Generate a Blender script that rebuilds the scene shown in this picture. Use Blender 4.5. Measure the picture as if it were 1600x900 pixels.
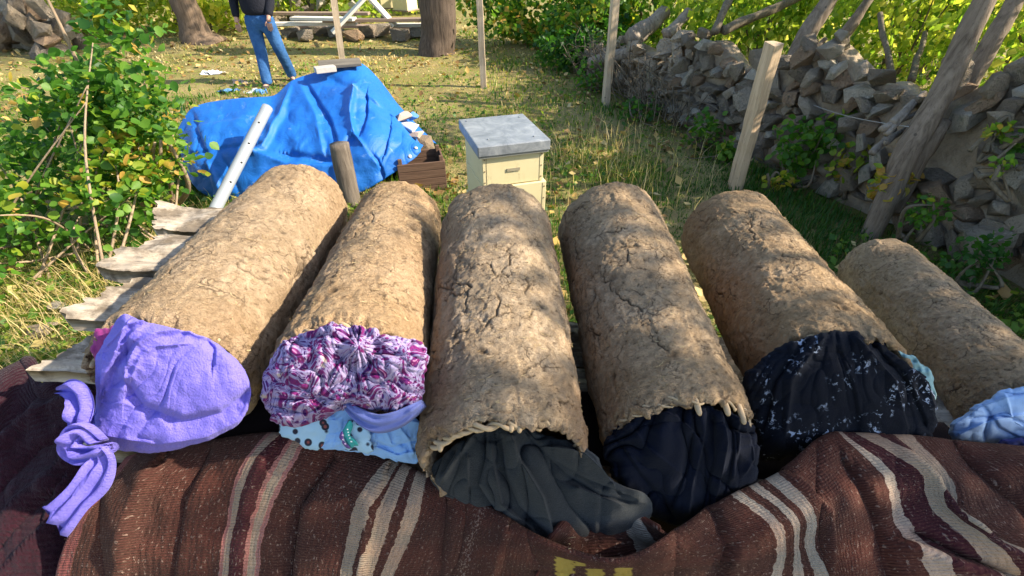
import bpy, math, random
import numpy as np
from mathutils import Vector, Matrix
random.seed(4); RNG = np.random.default_rng(7)
sc = bpy.context.scene; COL = sc.collection
for o in list(bpy.data.objects): bpy.data.objects.remove(o)
rad = math.radians
# ------------------------------------------------------------------ camera, sky, sun, exposure
FOC, PITCH, CAMH = 730.0, rad(37), 1.85
cam = bpy.data.objects.new('camera', bpy.data.cameras.new('camera')); COL.objects.link(cam)
cam.location = (0, 0, CAMH); cam.rotation_euler = (rad(90)-PITCH, 0, 0)
cam.data.sensor_width = 36; cam.data.lens = FOC/1600*36; cam.data.clip_start = .02; cam.data.clip_end = 400
sc.camera = cam
SUN = Vector((0.80, -0.06, 0.55)).normalized()
SEL = math.asin(SUN.z)
w = bpy.data.worlds.new('World'); sc.world = w; w.use_nodes = True
sky = w.node_tree.nodes.new('ShaderNodeTexSky'); sky.sky_type = 'NISHITA'; sky.sun_disc = False
sky.sun_elevation = SEL; sky.sun_rotation = math.atan2(SUN.x, SUN.y)
bg = w.node_tree.nodes['Background']; bg.inputs[1].default_value = .145
w.node_tree.links.new(sky.outputs[0], bg.inputs[0])
sl = bpy.data.lights.new('sun', 'SUN'); sl.energy = 5.0; sl.angle = rad(.7); sl.color = (1, .89, .72)
so = bpy.data.objects.new('sun', sl); COL.objects.link(so); so.rotation_euler = SUN.to_track_quat('Z', 'Y').to_euler()
sc.view_settings.view_transform = 'Standard'; sc.view_settings.look = 'None'
sc.view_settings.exposure = 1.25; sc.view_settings.gamma = 1
sc.render.engine = 'CYCLES'
sc.cycles.max_bounces = 6; sc.cycles.transparent_max_bounces = 6

# ------------------------------------------------------------------ numpy tools
CF = np.array([0, math.cos(PITCH), -math.sin(PITCH)]); CU = np.array([0, math.sin(PITCH), math.cos(PITCH)])
CR = np.array([1., 0, 0]); CC = np.array([0, 0, CAMH])
def ray(px, py):
    px = np.asarray(px, float)[..., None]; py = np.asarray(py, float)[..., None]
    return CF + (px-800)/FOC*CR + (450-py)/FOC*CU
def at_z(px, py, z):
    d = ray(px, py); return CC + d*((np.asarray(z, float)-CAMH)/d[..., 2])[..., None]
def at_y(px, py, y):
    d = ray(px, py); return CC + d*(np.asarray(y, float)/d[..., 1])[..., None]
def _h(ix, iy, iz, seed):
    n = (ix*374761393 + iy*668265263 + iz*1274126177 + seed*974634777) & 0xffffffff
    n = ((n ^ (n >> 13))*1103515245) & 0xffffffff
    n = ((n ^ (n >> 16))*2246822519) & 0xffffffff
    return ((n ^ (n >> 15)) & 0xffffff)/float(0xffffff)*2-1
def noise(P, seed=0):
    P = np.asarray(P, float); I = np.floor(P).astype(np.int64); f = P-I; f = f*f*f*(f*(f*6-15)+10)
    out = 0
    for dx in (0, 1):
        wx = f[..., 0] if dx else 1-f[..., 0]
        for dy in (0, 1):
            wy = f[..., 1] if dy else 1-f[..., 1]
            for dz in (0, 1):
                wz = f[..., 2] if dz else 1-f[..., 2]
                out = out + wx*wy*wz*_h(I[..., 0]+dx, I[..., 1]+dy, I[..., 2]+dz, seed)
    return out
def fbm(P, oct=4, seed=0, gain=.5):
    P = np.asarray(P, float); s = 0; a = 1
    for i in range(oct):
        s = s + a*noise(P*2**i, seed+i*17); a *= gain
    return s
def ridge(P, oct=3, seed=0):
    P = np.asarray(P, float); s = 0; a = 1; t = 0
    for i in range(oct):
        s = s + a*(1-np.abs(noise(P*2**i, seed+i*31)))**3; t += a; a *= .5
    return s/t
def xyz(*a):
    return np.stack(np.broadcast_arrays(*[np.asarray(q, float) for q in a]), -1)
def cat(pts, n, closed=False):
    p = np.asarray(pts, float); m = len(p)
    t = np.linspace(0, m if closed else m-1, n, endpoint=not closed)
    i = np.minimum(np.floor(t).astype(int), m-1 if closed else m-2); f = (t-i)[:, None]
    g = (lambda k: p[k % m]) if closed else (lambda k: p[np.clip(k, 0, m-1)])
    a, b, c, d = g(i-1), g(i), g(i+1), g(i+2)
    return .5*((2*b)+(c-a)*f+(2*a-5*b+4*c-d)*f*f+(3*b-a-3*c+d)*f**3)
def linefold(px, py, pts, wd):
    """gaussian falloff round a polyline; 1 on the line"""
    best = np.full(np.shape(px), 1e9)
    for (x0, y0), (x1, y1) in zip(pts[:-1], pts[1:]):
        dx, dy = x1-x0, y1-y0; t = np.clip(((px-x0)*dx+(py-y0)*dy)/(dx*dx+dy*dy), 0, 1)
        best = np.minimum(best, np.hypot(px-x0-t*dx, py-y0-t*dy))
    return np.exp(-(best/wd)**2)

def lapfold(px, py, pts, wd, sharp=.28):
    """a fold that rises slowly on one side of the polyline and drops sharply on the other"""
    best = np.full(np.shape(px), 1e9); sg = np.ones(np.shape(px))
    for (x0, y0), (x1, y1) in zip(pts[:-1], pts[1:]):
        dx, dy = x1-x0, y1-y0; t = np.clip(((px-x0)*dx+(py-y0)*dy)/(dx*dx+dy*dy), 0, 1)
        d = np.hypot(px-x0-t*dx, py-y0-t*dy); c = np.sign(dx*(py-y0)-dy*(px-x0)); m = d < best
        best = np.where(m, d, best); sg = np.where(m, c, sg)
    q = np.where(sg > 0, best/(wd*1.25), best/(wd*sharp)); return np.exp(-q**1.35)
def puff(P, oct=2, seed=0):
    """soft pillows parted by narrow creases, like gathered cloth"""
    P = np.asarray(P, float); s = 0; a = 1; t = 0
    for i in range(oct): s = s+a*np.minimum(np.sqrt(np.abs(noise(P*2.1**i, seed+i*31))*1.6), 1); t += a; a *= .45
    return s/t
def fan(x, y, cx, cy, k, ds, seed, warp=.5, oct=2):
    """folds running outward from a gathering point"""
    dx, dy = x-cx, y-cy; th = np.arctan2(dy, dx); d = np.hypot(dx, dy)
    q = xyz(np.cos(th)*k, np.sin(th)*k, d/ds); q = q+warp*noise(xyz(x/60, y/60, seed), seed+9)[..., None]; return puff(q, oct, seed)
# ------------------------------------------------------------------ objects
def tag(o, label=None, cat=None, group=None, kind=None):
    if label: o['label'] = label
    if cat: o['category'] = cat
    if group: o['group'] = group
    if kind: o['kind'] = kind
    return o
def empty(name, loc=(0, 0, 0), rz=0):
    o = bpy.data.objects.new(name, None); COL.objects.link(o); o.location = loc; o.rotation_euler = (0, 0, rz)
    o.empty_display_size = .05; return o
def link(name, me, parent=None, loc=(0, 0, 0), rot=(0, 0, 0)):
    o = bpy.data.objects.new(name, me); COL.objects.link(o); o.location = loc; o.rotation_euler = rot
    if parent is not None: o.parent = parent
    return o
def meshdata(name, V, Fs, mat=None, uv=None, attrs=None, smooth=True):
    """V (n,3); Fs list of (m,k) index arrays"""
    if not isinstance(Fs, (list, tuple)): Fs = [Fs]
    Fs = [np.asarray(f, np.int32) for f in Fs if len(f)]
    me = bpy.data.meshes.new(name)
    V = np.asarray(V, np.float32)
    me.vertices.add(len(V)); me.vertices.foreach_set('co', V.ravel())
    idx = np.concatenate([f.ravel() for f in Fs]); tot = np.concatenate([np.full(len(f), f.shape[1]) for f in Fs])
    st = np.concatenate([[0], np.cumsum(tot)[:-1]])
    me.loops.add(len(idx)); me.loops.foreach_set('vertex_index', idx)
    me.polygons.add(len(tot)); me.polygons.foreach_set('loop_start', st.astype(np.int32))
    me.polygons.foreach_set('loop_total', tot.astype(np.int32))
    me.polygons.foreach_set('use_smooth', np.full(len(tot), smooth))
    if uv is not None:
        l = me.uv_layers.new(name='UVMap'); l.data.foreach_set('uv', np.asarray(uv, np.float32)[idx].ravel())
    for k, a in (attrs or {}).items():
        at = me.attributes.new(k, 'FLOAT', 'POINT'); at.data.foreach_set('value', np.asarray(a, np.float32).ravel())
    if mat is not None: me.materials.append(mat)
    me.update(); me.validate(); return me
def mobj(name, V, Fs, mat, parent=None, **k):
    return link(name, meshdata(name, V, Fs, mat, **k), parent)
def gridfaces(nu, nv, wrap=False):
    i = np.arange(nu if wrap else nu-1); j = np.arange(nv-1)
    I, J = np.meshgrid(i, j, indexing='ij'); I2 = (I+1) % nu
    return np.stack([I*nv+J, I2*nv+J, I2*nv+J+1, I*nv+J+1], -1).reshape(-1, 4)
class Geo:
    def __init__(s): s.V = []; s.F = {3: [], 4: []}; s.n = 0; s.A = []
    def add(s, V, F, a=0.):
        V = np.asarray(V, float); F = np.asarray(F)
        s.V.append(V); s.F[F.shape[1]].append(F+s.n); s.n += len(V); s.A.append(np.full(len(V), a) if np.isscalar(a) else a)
    def box(s, c, d, rot=None, j=0., a=0.):
        P = np.array([[x, y, z] for x in (-1, 1) for y in (-1, 1) for z in (-1, 1)], float)*np.array(d)/2
        if j: P += RNG.uniform(-j, j, P.shape)
        if rot is not None: P = P @ np.array(rot).T
        s.add(P+np.array(c), [[0, 1, 3, 2], [4, 6, 7, 5], [0, 4, 5, 1], [2, 3, 7, 6], [0, 2, 6, 4], [1, 5, 7, 3]], a)
    def tube(s, pts, r, n=8, a=0., rough=0., seed=0):
        p = np.asarray(pts, float); m = len(p); r = np.broadcast_to(r, (m,))
        T = np.gradient(p, axis=0); T /= np.linalg.norm(T, axis=1)[:, None]+1e-9
        up = np.array([0, 0, 1.]) if abs(T[0][2]) < .9 else np.array([1., 0, 0])
        N = np.cross(T, up); N /= np.linalg.norm(N, axis=1)[:, None]+1e-9; B = np.cross(T, N)
        an = np.linspace(0, 2*np.pi, n, endpoint=False)
        rr = r[:, None]*np.ones(n)
        if rough:
            q = xyz(np.cos(an)[None, :]*1.5+seed, np.sin(an)[None, :]*1.5, np.linspace(0, m*rough, m)[:, None])
            rr = rr*(1+rough*fbm(q, 3, seed))
        V = p[:, None]+rr[..., None]*(np.cos(an)[None, :, None]*N[:, None]+np.sin(an)[None, :, None]*B[:, None])
        V = np.concatenate([V.reshape(-1, 3), p[:1], p[-1:]])
        f = gridfaces(m, n)
        I, J = np.meshgrid(np.arange(m-1), np.arange(n), indexing='ij'); J2 = (J+1) % n
        f = np.stack([I*n+J, I*n+J2, (I+1)*n+J2, (I+1)*n+J], -1).reshape(-1, 4)
        k = np.arange(n); k2 = (k+1) % n
        s.add(V, f, a); b = s.n-len(V)
        s.F[3].append(np.stack([np.full(n, m*n), k2, k], -1)+b); s.F[3].append(np.stack([np.full(n, m*n+1), (m-1)*n+k, (m-1)*n+k2], -1)+b)
    def build(s, name, mat, parent=None, smooth=True):
        V = np.concatenate(s.V); Fs = [np.concatenate(f) for f in s.F.values() if f]
        return mobj(name, V, Fs, mat, parent, smooth=smooth, attrs={'shade': np.concatenate(s.A)})
def rotz(a): c, s = math.cos(a), math.sin(a); return np.array([[c, -s, 0], [s, c, 0], [0, 0, 1.]])
def boxm(name, c, d, mat, parent=None, rz=0, rx=0, ry=0, bev=.004, label=None):
    g = Geo(); R = np.array((Matrix.Rotation(rz, 3, 'Z') @ Matrix.Rotation(ry, 3, 'Y') @ Matrix.Rotation(rx, 3, 'X')))
    g.box((0, 0, 0), d); o = g.build(name, mat, parent, smooth=False)
    o.location = c; o.rotation_euler = Matrix(R.tolist()).to_euler()
    if bev:
        b = o.modifiers.new('b', 'BEVEL'); b.width = bev; b.segments = 2
    if label: o['label'] = label
    return o

# ------------------------------------------------------------------ materials
class M:
    def __init__(s, name, rough=.9, spec=.2):
        s.m = bpy.data.materials.new(name); s.m.use_nodes = True; s.t = s.m.node_tree; s.n = s.t.nodes
        s.b = s.n['Principled BSDF']; s.b.inputs['Roughness'].default_value = rough
        s.b.inputs['Specular IOR Level'].default_value = spec
        s.tc = s.n.new('ShaderNodeTexCoord'); s.height = None
    def L(s, a, b): s.t.links.new(a, b)
    def val(s, x, sock):
        if isinstance(x, (int, float)): sock.default_value = x
        elif isinstance(x, (tuple, list)): sock.default_value = tuple(x)+((1,) if len(x) == 3 and len(sock.default_value) == 4 else ())
        else: s.L(x, sock)
    def co(s, kind='Object', scale=(1, 1, 1), rot=(0, 0, 0)):
        m = s.n.new('ShaderNodeMapping'); m.inputs['Scale'].default_value = scale; m.inputs['Rotation'].default_value = rot
        s.L(s.tc.outputs[kind], m.inputs[0]); return m.outputs[0]
    def noise(s, c, scale=5, det=4, rough=.6, dist=0.):
        n = s.n.new('ShaderNodeTexNoise'); s.L(c, n.inputs['Vector']); n.inputs['Scale'].default_value = scale
        n.inputs['Detail'].default_value = det; n.inputs['Roughness'].default_value = rough; n.inputs['Distortion'].default_value = dist
        return n.outputs['Fac']
    def vor(s, c, scale=5, feat='F1', out='Distance', rnd=1.):
        n = s.n.new('ShaderNodeTexVoronoi'); n.feature = feat; s.L(c, n.inputs['Vector']); n.inputs['Scale'].default_value = scale
        n.inputs['Randomness'].default_value = rnd
        return n.outputs[out]
    def wave(s, c, scale, dist=1., det=2., dirn='X', prof='SIN'):
        n = s.n.new('ShaderNodeTexWave'); n.bands_direction = dirn; n.wave_profile = prof; s.L(c, n.inputs[0]); n.inputs['Scale'].default_value = scale
        n.inputs['Distortion'].default_value = dist; n.inputs['Detail'].default_value = det; return n.outputs['Fac']
    def ramp(s, f, stops, interp='LINEAR'):
        n = s.n.new('ShaderNodeValToRGB'); n.color_ramp.interpolation = interp; e = n.color_ramp.elements
        while len(e) < len(stops): e.new(0.5)
        while len(e) > len(stops): e.remove(e[-1])
        for k, (p, c) in enumerate(stops):
            e[k].position = p
        for k, (p, c) in enumerate(stops):
            e[k].color = (c, c, c, 1) if isinstance(c, (int, float)) else tuple(c)+(1,)
        s.L(f, n.inputs[0]); return n.outputs[0]
    def mix(s, f, a, b, mode='MIX'):
        n = s.n.new('ShaderNodeMix'); n.data_type = 'RGBA'; n.blend_type = mode
        s.val(f, n.inputs[0]); s.val(a, n.inputs[6]); s.val(b, n.inputs[7]); return n.outputs[2]
    def math(s, op, a, b=0., clamp=False):
        n = s.n.new('ShaderNodeMath'); n.operation = op; n.use_clamp = clamp; s.val(a, n.inputs[0]); s.val(b, n.inputs[1]); return n.outputs[0]
    def attr(s, nm): n = s.n.new('ShaderNodeAttribute'); n.attribute_name = nm; return n.outputs['Fac']
    def col(s, c): s.val(c, s.b.inputs['Base Color']); return s
    def bump(s, h, dist, strength=1.):
        n = s.n.new('ShaderNodeBump'); n.inputs['Distance'].default_value = dist; n.inputs['Strength'].default_value = strength
        s.L(h, n.inputs['Height'])
        if s.height is not None: s.L(s.height, n.inputs['Normal'])
        s.height = n.outputs[0]; s.L(s.height, s.b.inputs['Normal']); return s
    def transl(s, amt, c):
        tr = s.n.new('ShaderNodeBsdfTranslucent'); s.val(c, tr.inputs[0]); mx = s.n.new('ShaderNodeMixShader'); mx.inputs[0].default_value = amt
        s.L(s.b.outputs[0], mx.inputs[1]); s.L(tr.outputs[0], mx.inputs[2]); s.L(mx.outputs[0], s.n['Material Output'].inputs[0]); return s

def leafmat(name, stops, trans=.45, tb=1.6):
    m = M(name, .5, .35); a = m.attr('shade'); c = m.ramp(a, stops)
    n = m.noise(m.co('Object'), 60, 2); c = m.mix(m.math('MULTIPLY', n, .35), c, m.mix(1, c, (.55, .5, .3), 'MULTIPLY'))
    m.col(c); m.transl(trans, m.mix(1, c, (tb, tb*1.02, tb*.6), 'MULTIPLY')); return m.m
def mud():
    m = M('mud', .95, .12); c = m.co('Object')
    st = m.co('Object', (1.0, 2.6, 1.0), (.0, .0, .25))
    n1 = m.noise(c, 7, 5, .6, .4); n2 = m.noise(c, 55, 5, .65); n3 = m.noise(st, 90, 3, .7, 1.2)
    base = m.ramp(n1, [(.3, (.36, .265, .17)), (.5, (.49, .37, .245)), (.7, (.60, .465, .325))])
    base = m.mix(m.ramp(n2, [(.35, .55), (.6, 0)]), base, (.245, .17, .10))
    sf = m.noise(m.co('Object', (1, 6, 1), (.0, .0, .5)), 160, 2, .6, 1.5)
    base = m.mix(m.ramp(sf, [(.62, 0), (.70, .55)]), base, (.52, .41, .25))
    base = m.mix(m.ramp(m.noise(st, 140, 2, .6, 1.), [(.27, .75), (.35, 0)]), base, (.10, .07, .045))
    base = m.mix(m.math('MULTIPLY', m.attr('crack'), .75), base, (.055, .04, .028))  # dark soil tint, also painting occlusion shade into the cracks
    base = m.mix(m.ramp(m.attr('bounce_red'), [(0, 0), (1, .55)]), base, (.30, .145, .07))  # reddish flank tint paints in warm bounced light
    oi = m.n.new('ShaderNodeObjectInfo'); tn = m.math('ADD', m.math('MULTIPLY', oi.outputs['Random'], .5), m.math('MULTIPLY', m.noise(c, 2.2, 3), .5))
    base = m.mix(m.ramp(tn, [(.25, 1), (.75, 0)]), base, m.mix(1, base, (1.08, .95, .78), 'MULTIPLY'))
    sh = m.vor(m.co('Object', (1, 2.4, 1), (.3, .2, .4)), 60, 'F1', 'Distance'); base = m.mix(m.ramp(sh, [(.06, .5), (.16, 0)]), base, (.16, .11, .07))
    wn = m.n.new('ShaderNodeTexNoise'); wn.inputs['Scale'].default_value = 14; wn.inputs['Detail'].default_value = 4; m.L(c, wn.inputs['Vector'])
    w1 = m.n.new('ShaderNodeVectorMath'); w1.operation = 'SCALE'; w1.inputs['Scale'].default_value = .09; m.L(wn.outputs['Color'], w1.inputs[0])
    w2 = m.n.new('ShaderNodeVectorMath'); m.L(c, w2.inputs[0]); m.L(w1.outputs[0], w2.inputs[1])
    ck = m.math('MULTIPLY', m.ramp(m.vor(w2.outputs[0], 13, 'DISTANCE_TO_EDGE'), [(.0, 1), (.028, 0)]), m.ramp(m.noise(c, 9, 2), [(.50, 0), (.60, 1)]))
    ck2 = m.math('MULTIPLY', m.ramp(m.vor(w2.outputs[0], 34, 'DISTANCE_TO_EDGE'), [(.0, 1), (.035, 0)]), m.ramp(m.noise(c, 13, 2), [(.54, 0), (.62, .8)]))
    ck = m.math('MAXIMUM', ck, ck2); base = m.mix(m.math('MULTIPLY', ck, .7), base, (.09, .06, .04))  # finer cracks carry the same painted shade
    nk = m.ramp(m.noise(m.co('Object', (1, 3.2, 1), (.3, .1, .5)), 75, 3, .75, .8), [(.30, .8), (.375, 0)]); base = m.mix(nk, base, (.085, .058, .038))
    m.col(base); m.bump(m.math('SUBTRACT', 1., ck), .006, .9); m.bump(m.math('SUBTRACT', 1., nk), .004, .8)
    m.bump(n1, .01, .3); m.bump(n3, .010, 1.); m.bump(n2, .008, 1.); m.bump(sf, .004, .8); m.bump(m.noise(c, 320, 3), .003, .9)
    return m.m
def wood(name, a, b, dark=(.06, .045, .035), axis='x', sc_=1., grey=0., paint=None):
    m = M(name, .85, .2)
    s = {'x': (.6, 9, 9), 'y': (9, .6, 9), 'z': (9, 9, .6)}[axis]
    c = m.co('Object', tuple(q*sc_ for q in s)); n = m.noise(c, 3, 6, .65, .6); n2 = m.noise(c, 14, 4, .7)
    k = m.ramp(n, [(.3, a), (.62, b)])
    k = m.mix(m.ramp(n2, [(.28, .8), (.42, 0)]), k, dark)
    k = m.mix(m.ramp(m.vor(m.co('Object', (3, 3, 3)), 2.2), [(.05, .7), (.09, 0)]), k, dark)
    m.col(k); m.bump(n, .006, .6); m.bump(n2, .003, .8); return m.m
def fabric(name, c1, c2, thread=420, trans=0, var=12, rough=.95, sheen=.3, bumpd=.0015, nap=.35):
    m = M(name, rough, .08); c = m.co('UV')
    n = m.noise(c, var, 4, .6); k = m.mix(n, c1, c2)
    wv = m.wave(c, thread, 1.5, 2, 'X'); wu = m.wave(c, thread*.85, 1.5, 2, 'Y')
    weave = m.math('ADD', wv, wu); fz = m.noise(c, 350, 3, .7)
    k = m.mix(m.math('MULTIPLY', fz, nap), k, m.mix(1, k, (1.8, 1.8, 1.8), 'MULTIPLY'))
    m.col(k); m.bump(m.noise(c, 35, 4, .6), bumpd*2.5, .7); m.bump(weave, bumpd*.5, .5); m.bump(fz, bumpd, .8)
    m.b.inputs['Sheen Weight'].default_value = sheen*.35; m.b.inputs['Sheen Roughness'].default_value = .5
    return m
MUD = mud()
def simple(name, c, rough=.8, var=.25, scale=20, bd=.002, spec=.3):
    m = M(name, rough, spec); o = m.co('Object'); n = m.noise(o, scale, 5, .65)
    m.col(m.mix(n, tuple(q*(1-var) for q in c), tuple(min(1, q*(1+var)) for q in c))); m.bump(n, bd, .8); return m.m

# ------------------------------------------------------------------ leaf / blade fields
LS = np.array([[0, 0, 0], [-.30, .16, .02], [-.42, .45, .05], [-.26, .76, .03], [0, 1, -.05], [.26, .76, .03], [.42, .45, .05], [.30, .16, .02], [0, .3, -.05], [0, .66, -.06]])
LF4 = np.array([[0, 1, 2, 8], [8, 2, 3, 9], [9, 5, 6, 8], [8, 6, 7, 0]]); LF3 = np.array([[9, 3, 4], [9, 4, 5]])
SS = np.array([[0, 0, 0], [-.38, .45, .06], [0, 1, -.04], [.38, .45, .06], [0, .45, -.06]])
SF3 = np.array([[0, 4, 1], [1, 4, 2], [2, 4, 3], [3, 4, 0]])
def frames(n, up=1., droop=.3, rng=RNG):
    N = rng.normal(size=(n, 3)); N[:, 2] = np.abs(N[:, 2])*up+up*.4; N /= np.linalg.norm(N, axis=1)[:, None]
    D = rng.normal(size=(n, 3)); D[:, 2] -= droop; D -= (D*N).sum(1)[:, None]*N; D /= np.linalg.norm(D, axis=1)[:, None]
    return np.cross(D, N), D, N
def leaves(P, size, shade, up=.8, droop=.5, simple_=False, rng=RNG):
    n = len(P); X, Y, Z = frames(n, up, droop, rng); S = SS if simple_ else LS; size = np.broadcast_to(size, (n,))
    wd = rng.uniform(.8, 1.15, n)
    curl = rng.uniform(-.25, .35, n)
    Q = S[None]*np.ones((n, 1, 1)); Q[..., 0] *= wd[:, None]; Q[..., 2] += curl[:, None]*(Q[..., 1]-.3)**2
    V = P[:, None]+size[:, None, None]*(Q[..., :1]*X[:, None]+Q[..., 1:2]*Y[:, None]+Q[..., 2:]*Z[:, None])
    k = len(S); off = (np.arange(n)*k)[:, None, None]
    Fs = [(SF3[None]+off).reshape(-1, 3)] if simple_ else [(LF4[None]+off).reshape(-1, 4), (LF3[None]+off).reshape(-1, 3)]
    return V.reshape(-1, 3), Fs, np.repeat(shade, k)
def leafobj(name, P, size, shade, mat, parent=None, **k):
    V, Fs, a = leaves(P, size, shade, **k); return mobj(name, V, Fs, mat, parent, attrs={'shade': a})
def inell(n, c, r, shell=.5, rng=RNG, lump=.35, seed=0):
    d = rng.normal(size=(n*2, 3)); d /= np.linalg.norm(d, axis=1)[:, None]
    q = 1+lump*noise(d*2.3, seed); rr = rng.uniform(shell**3, 1, n*2)**(1/3)*q
    P = np.array(c)+d*np.array(r)*rr[:, None]
    keep = noise(P*4.5/np.mean(r)*.5+9, seed+3) > -.28
    return P[keep][:n]
def blades(P, h, wd, shade, lean=.5, rng=RNG):
    n = len(P); az = rng.uniform(0, 2*np.pi, n); ln = rng.uniform(.1, 1, n)*lean
    D = xyz(np.cos(az), np.sin(az), 0*az); X = xyz(-np.sin(az), np.cos(az), 0*az)
    m = P+D*(h*ln*.3)[:, None]+xyz(0*h, 0*h, h*.55); t = P+D*(h*ln)[:, None]+xyz(0*h, 0*h, h*(1-.35*ln))
    wv = (wd/2)[:, None]*X
    V = np.stack([P-wv, P+wv, m+wv*.8, m-wv*.8, t], 1).reshape(-1, 3); o = (np.arange(n)*5)[:, None]
    return V, [np.array([[0, 1, 2, 3]])+o, np.array([[3, 2, 4]])+o], np.repeat(shade, 5)

# ================================================================== GROUND
def gz(x, y): return .02*noise(xyz(x*1.3, y*1.3, 0), 5)+.05*noise(xyz(x*.4, y*.4, 3), 6)
def ground():
    xs = np.concatenate([[-80, -40, -20, -12], np.linspace(-8, 8, 160), [12, 20, 40, 80]]); ys = np.concatenate([[-20, -5], np.linspace(-1, 16, 170), [22, 35, 60, 120]])
    X, Y = np.meshgrid(xs, ys, indexing='ij'); V = xyz(X, Y, gz(X, Y)+.012*fbm(xyz(X*4, Y*4, 0), 3, 8))
    m = M('ground_soil', .95, .1); c = m.co('Object')
    n = m.noise(c, .9, 5, .6); n2 = m.noise(c, 11, 6, .7, .5); n3 = m.noise(c, 60, 4, .7)
    k = m.ramp(n2, [(.3, (.12, .09, .04)), (.45, (.24, .18, .07)), (.6, (.16, .20, .04)), (.75, (.44, .34, .13))])
    k = m.mix(m.ramp(n, [(.4, 0), (.6, .6)]), k, (.34, .26, .12)); k = m.mix(m.ramp(n3, [(.35, .6), (.5, 0)]), k, (.07, .06, .03))
    m.col(k); m.bump(n2, .03, .8); m.bump(n3, .01, .9)
    return tag(mobj('ground', V.reshape(-1, 3), gridfaces(len(xs), len(ys)), m.m), kind='structure')
ground()
GRASS = leafmat('grass_blades', [(0, (.035, .11, .012)), (.35, (.10, .21, .018)), (.55, (.25, .31, .04)), (.72, (.56, .43, .18)), (1, (.74, .58, .33))], .42, 1.6)
def greenness(x, y):
    # 0 lush .. 1 straw
    g = .18+.42*fbm(xyz(x*.55, y*.55, 2), 3, 11)
    g = g+.60*np.exp(-((x+1.9)/1.3)**2-((y-1.7)/1.0)**2)+.25*np.clip((y-7)/5, 0, 1)-.28*np.exp(-((x-2.1)/.9)**2-((y-2.8)/1.6)**2)
    g = g+.22*np.exp(-((x-1.0)/.5)**2-((y-4.6)/.7)**2)+.30*np.clip((-x-1.5)/3, 0, 1)*np.clip((y-5)/3, 0, 1)
    return g
def grassfield():
    n = 190000; u = RNG.uniform(0, 1, n); y = .6*(15/.6)**u
    y = np.where(RNG.uniform(0, 1, n) < .25, RNG.uniform(.8, 5, n), y)
    x = RNG.uniform(-1, 1, n)*(y*1.12+1.3)
    keep = ((fbm(xyz(x*1.7, y*1.7, 0), 2, 21) > -.42) | (RNG.uniform(0, 1, n) < .3)) & ~((x > 3.3) & (y < 3)) & ~((np.abs(x) < 1) & (y < 1.3))
    wy = np.interp(y, [1.6, 2.6, 4.5, 6.6, 8.0], [3.6, 3.3, 2.45, 1.75, 1.45]); keep &= ~((x > wy-.05) & (x < wy+.6) & (y < 8))
    x, y = x[keep], y[keep]; n = len(x); g = greenness(x, y)
    tall = np.clip(.7+.8*fbm(xyz(x*.8, y*.8, 5), 2, 33), .35, 1.7)
    tall += .7*np.exp(-((x-1.0)/.55)**2-((y-4.6)/.9)**2)
    h = RNG.uniform(.04, .12, n)*tall*np.where(y > 7, .75, 1); wd = RNG.uniform(.003, .0075, n)*np.clip(y/2.4, .8, 5)
    V, Fs, a = blades(xyz(x, y, gz(x, y)-.01), h, wd, np.clip(g+RNG.normal(0, .2, n), 0, 1), .9)
    tag(mobj('grass', V, Fs, GRASS, attrs={'shade': a}), 'green and straw coloured grass covering the garden floor', 'grass', kind='stuff')
    # low broad weeds
    n = 17000; y = 1.5*(9/1.5)**RNG.uniform(0, 1, n); x = RNG.uniform(-1, 1, n)*(y*1.1+.8)
    k = fbm(xyz(x*1.1, y*1.1, 7), 2, 41) > .05; k &= ~((x > np.interp(y, [1.6, 2.6, 4.5, 6.6, 8.0], [3.6, 3.3, 2.45, 1.75, 1.45])-.1)) & ~((np.abs(x) < 1) & (y < 1.8))
    P = xyz(x, y, gz(x, y)+RNG.uniform(.01, .11, n))[k]
    tag(leafobj('ground_weed', P, RNG.uniform(.025, .075, len(P)), np.clip(RNG.normal(.33, .22, len(P)), 0, 1), GRASS, up=1.5, simple_=True), 'low broad leaved weeds scattered through the grass', 'weeds', kind='stuff')
    # fallen leaves
    DRY = leafmat('dry_leaves', [(0, (.16, .09, .035)), (.4, (.34, .20, .07)), (.7, (.55, .36, .10)), (1, (.62, .50, .26))], .2, 1.2)
    n = 20000; y = 2.2*(15/2.2)**RNG.uniform(0, 1, n); x = RNG.uniform(-1, 1, n)*(y*1.1+.6)
    dens = .10+.55*np.clip((y-6.5)/3, 0, 1)*np.clip(1.1-x/2.5, .3, 1)+.3*noise(xyz(x, y, 0), 3); k = (RNG.uniform(0, 1, n) < dens) & ~((np.abs(x) < 1.1) & (y < 1.8))
    P = xyz(x, y, gz(x, y)+RNG.uniform(.015, .05, n))[k]
    tag(leafobj('fallen_leaves', P, RNG.uniform(.05, .12, len(P)), RNG.uniform(0, 1, len(P)), DRY, up=1.6, simple_=True), 'dry brown and yellow fallen leaves lying on the grass', 'fallen leaves', kind='stuff')
    # tall dry stalks with seed heads near the wall and by the platform
    n = 500; cx = np.where(RNG.uniform(0, 1, n) < .55, RNG.normal(1.05, .42, n), RNG.normal(-1.95, .45, n)); cy = np.where(cx > 0, RNG.normal(4.5, .7, n), RNG.normal(1.9, .6, n))
    V, Fs, a = blades(xyz(cx, cy, gz(cx, cy)), RNG.uniform(.2, .42, n), RNG.uniform(.003, .006, n), RNG.uniform(.65, 1, n), .8)
    tag(mobj('dry_stalks', V, Fs, GRASS, attrs={'shade': a}), 'taller pale dry grass stalks standing in the lawn', 'dry grass', kind='stuff')
    return DRY
DRY = grassfield()

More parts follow.
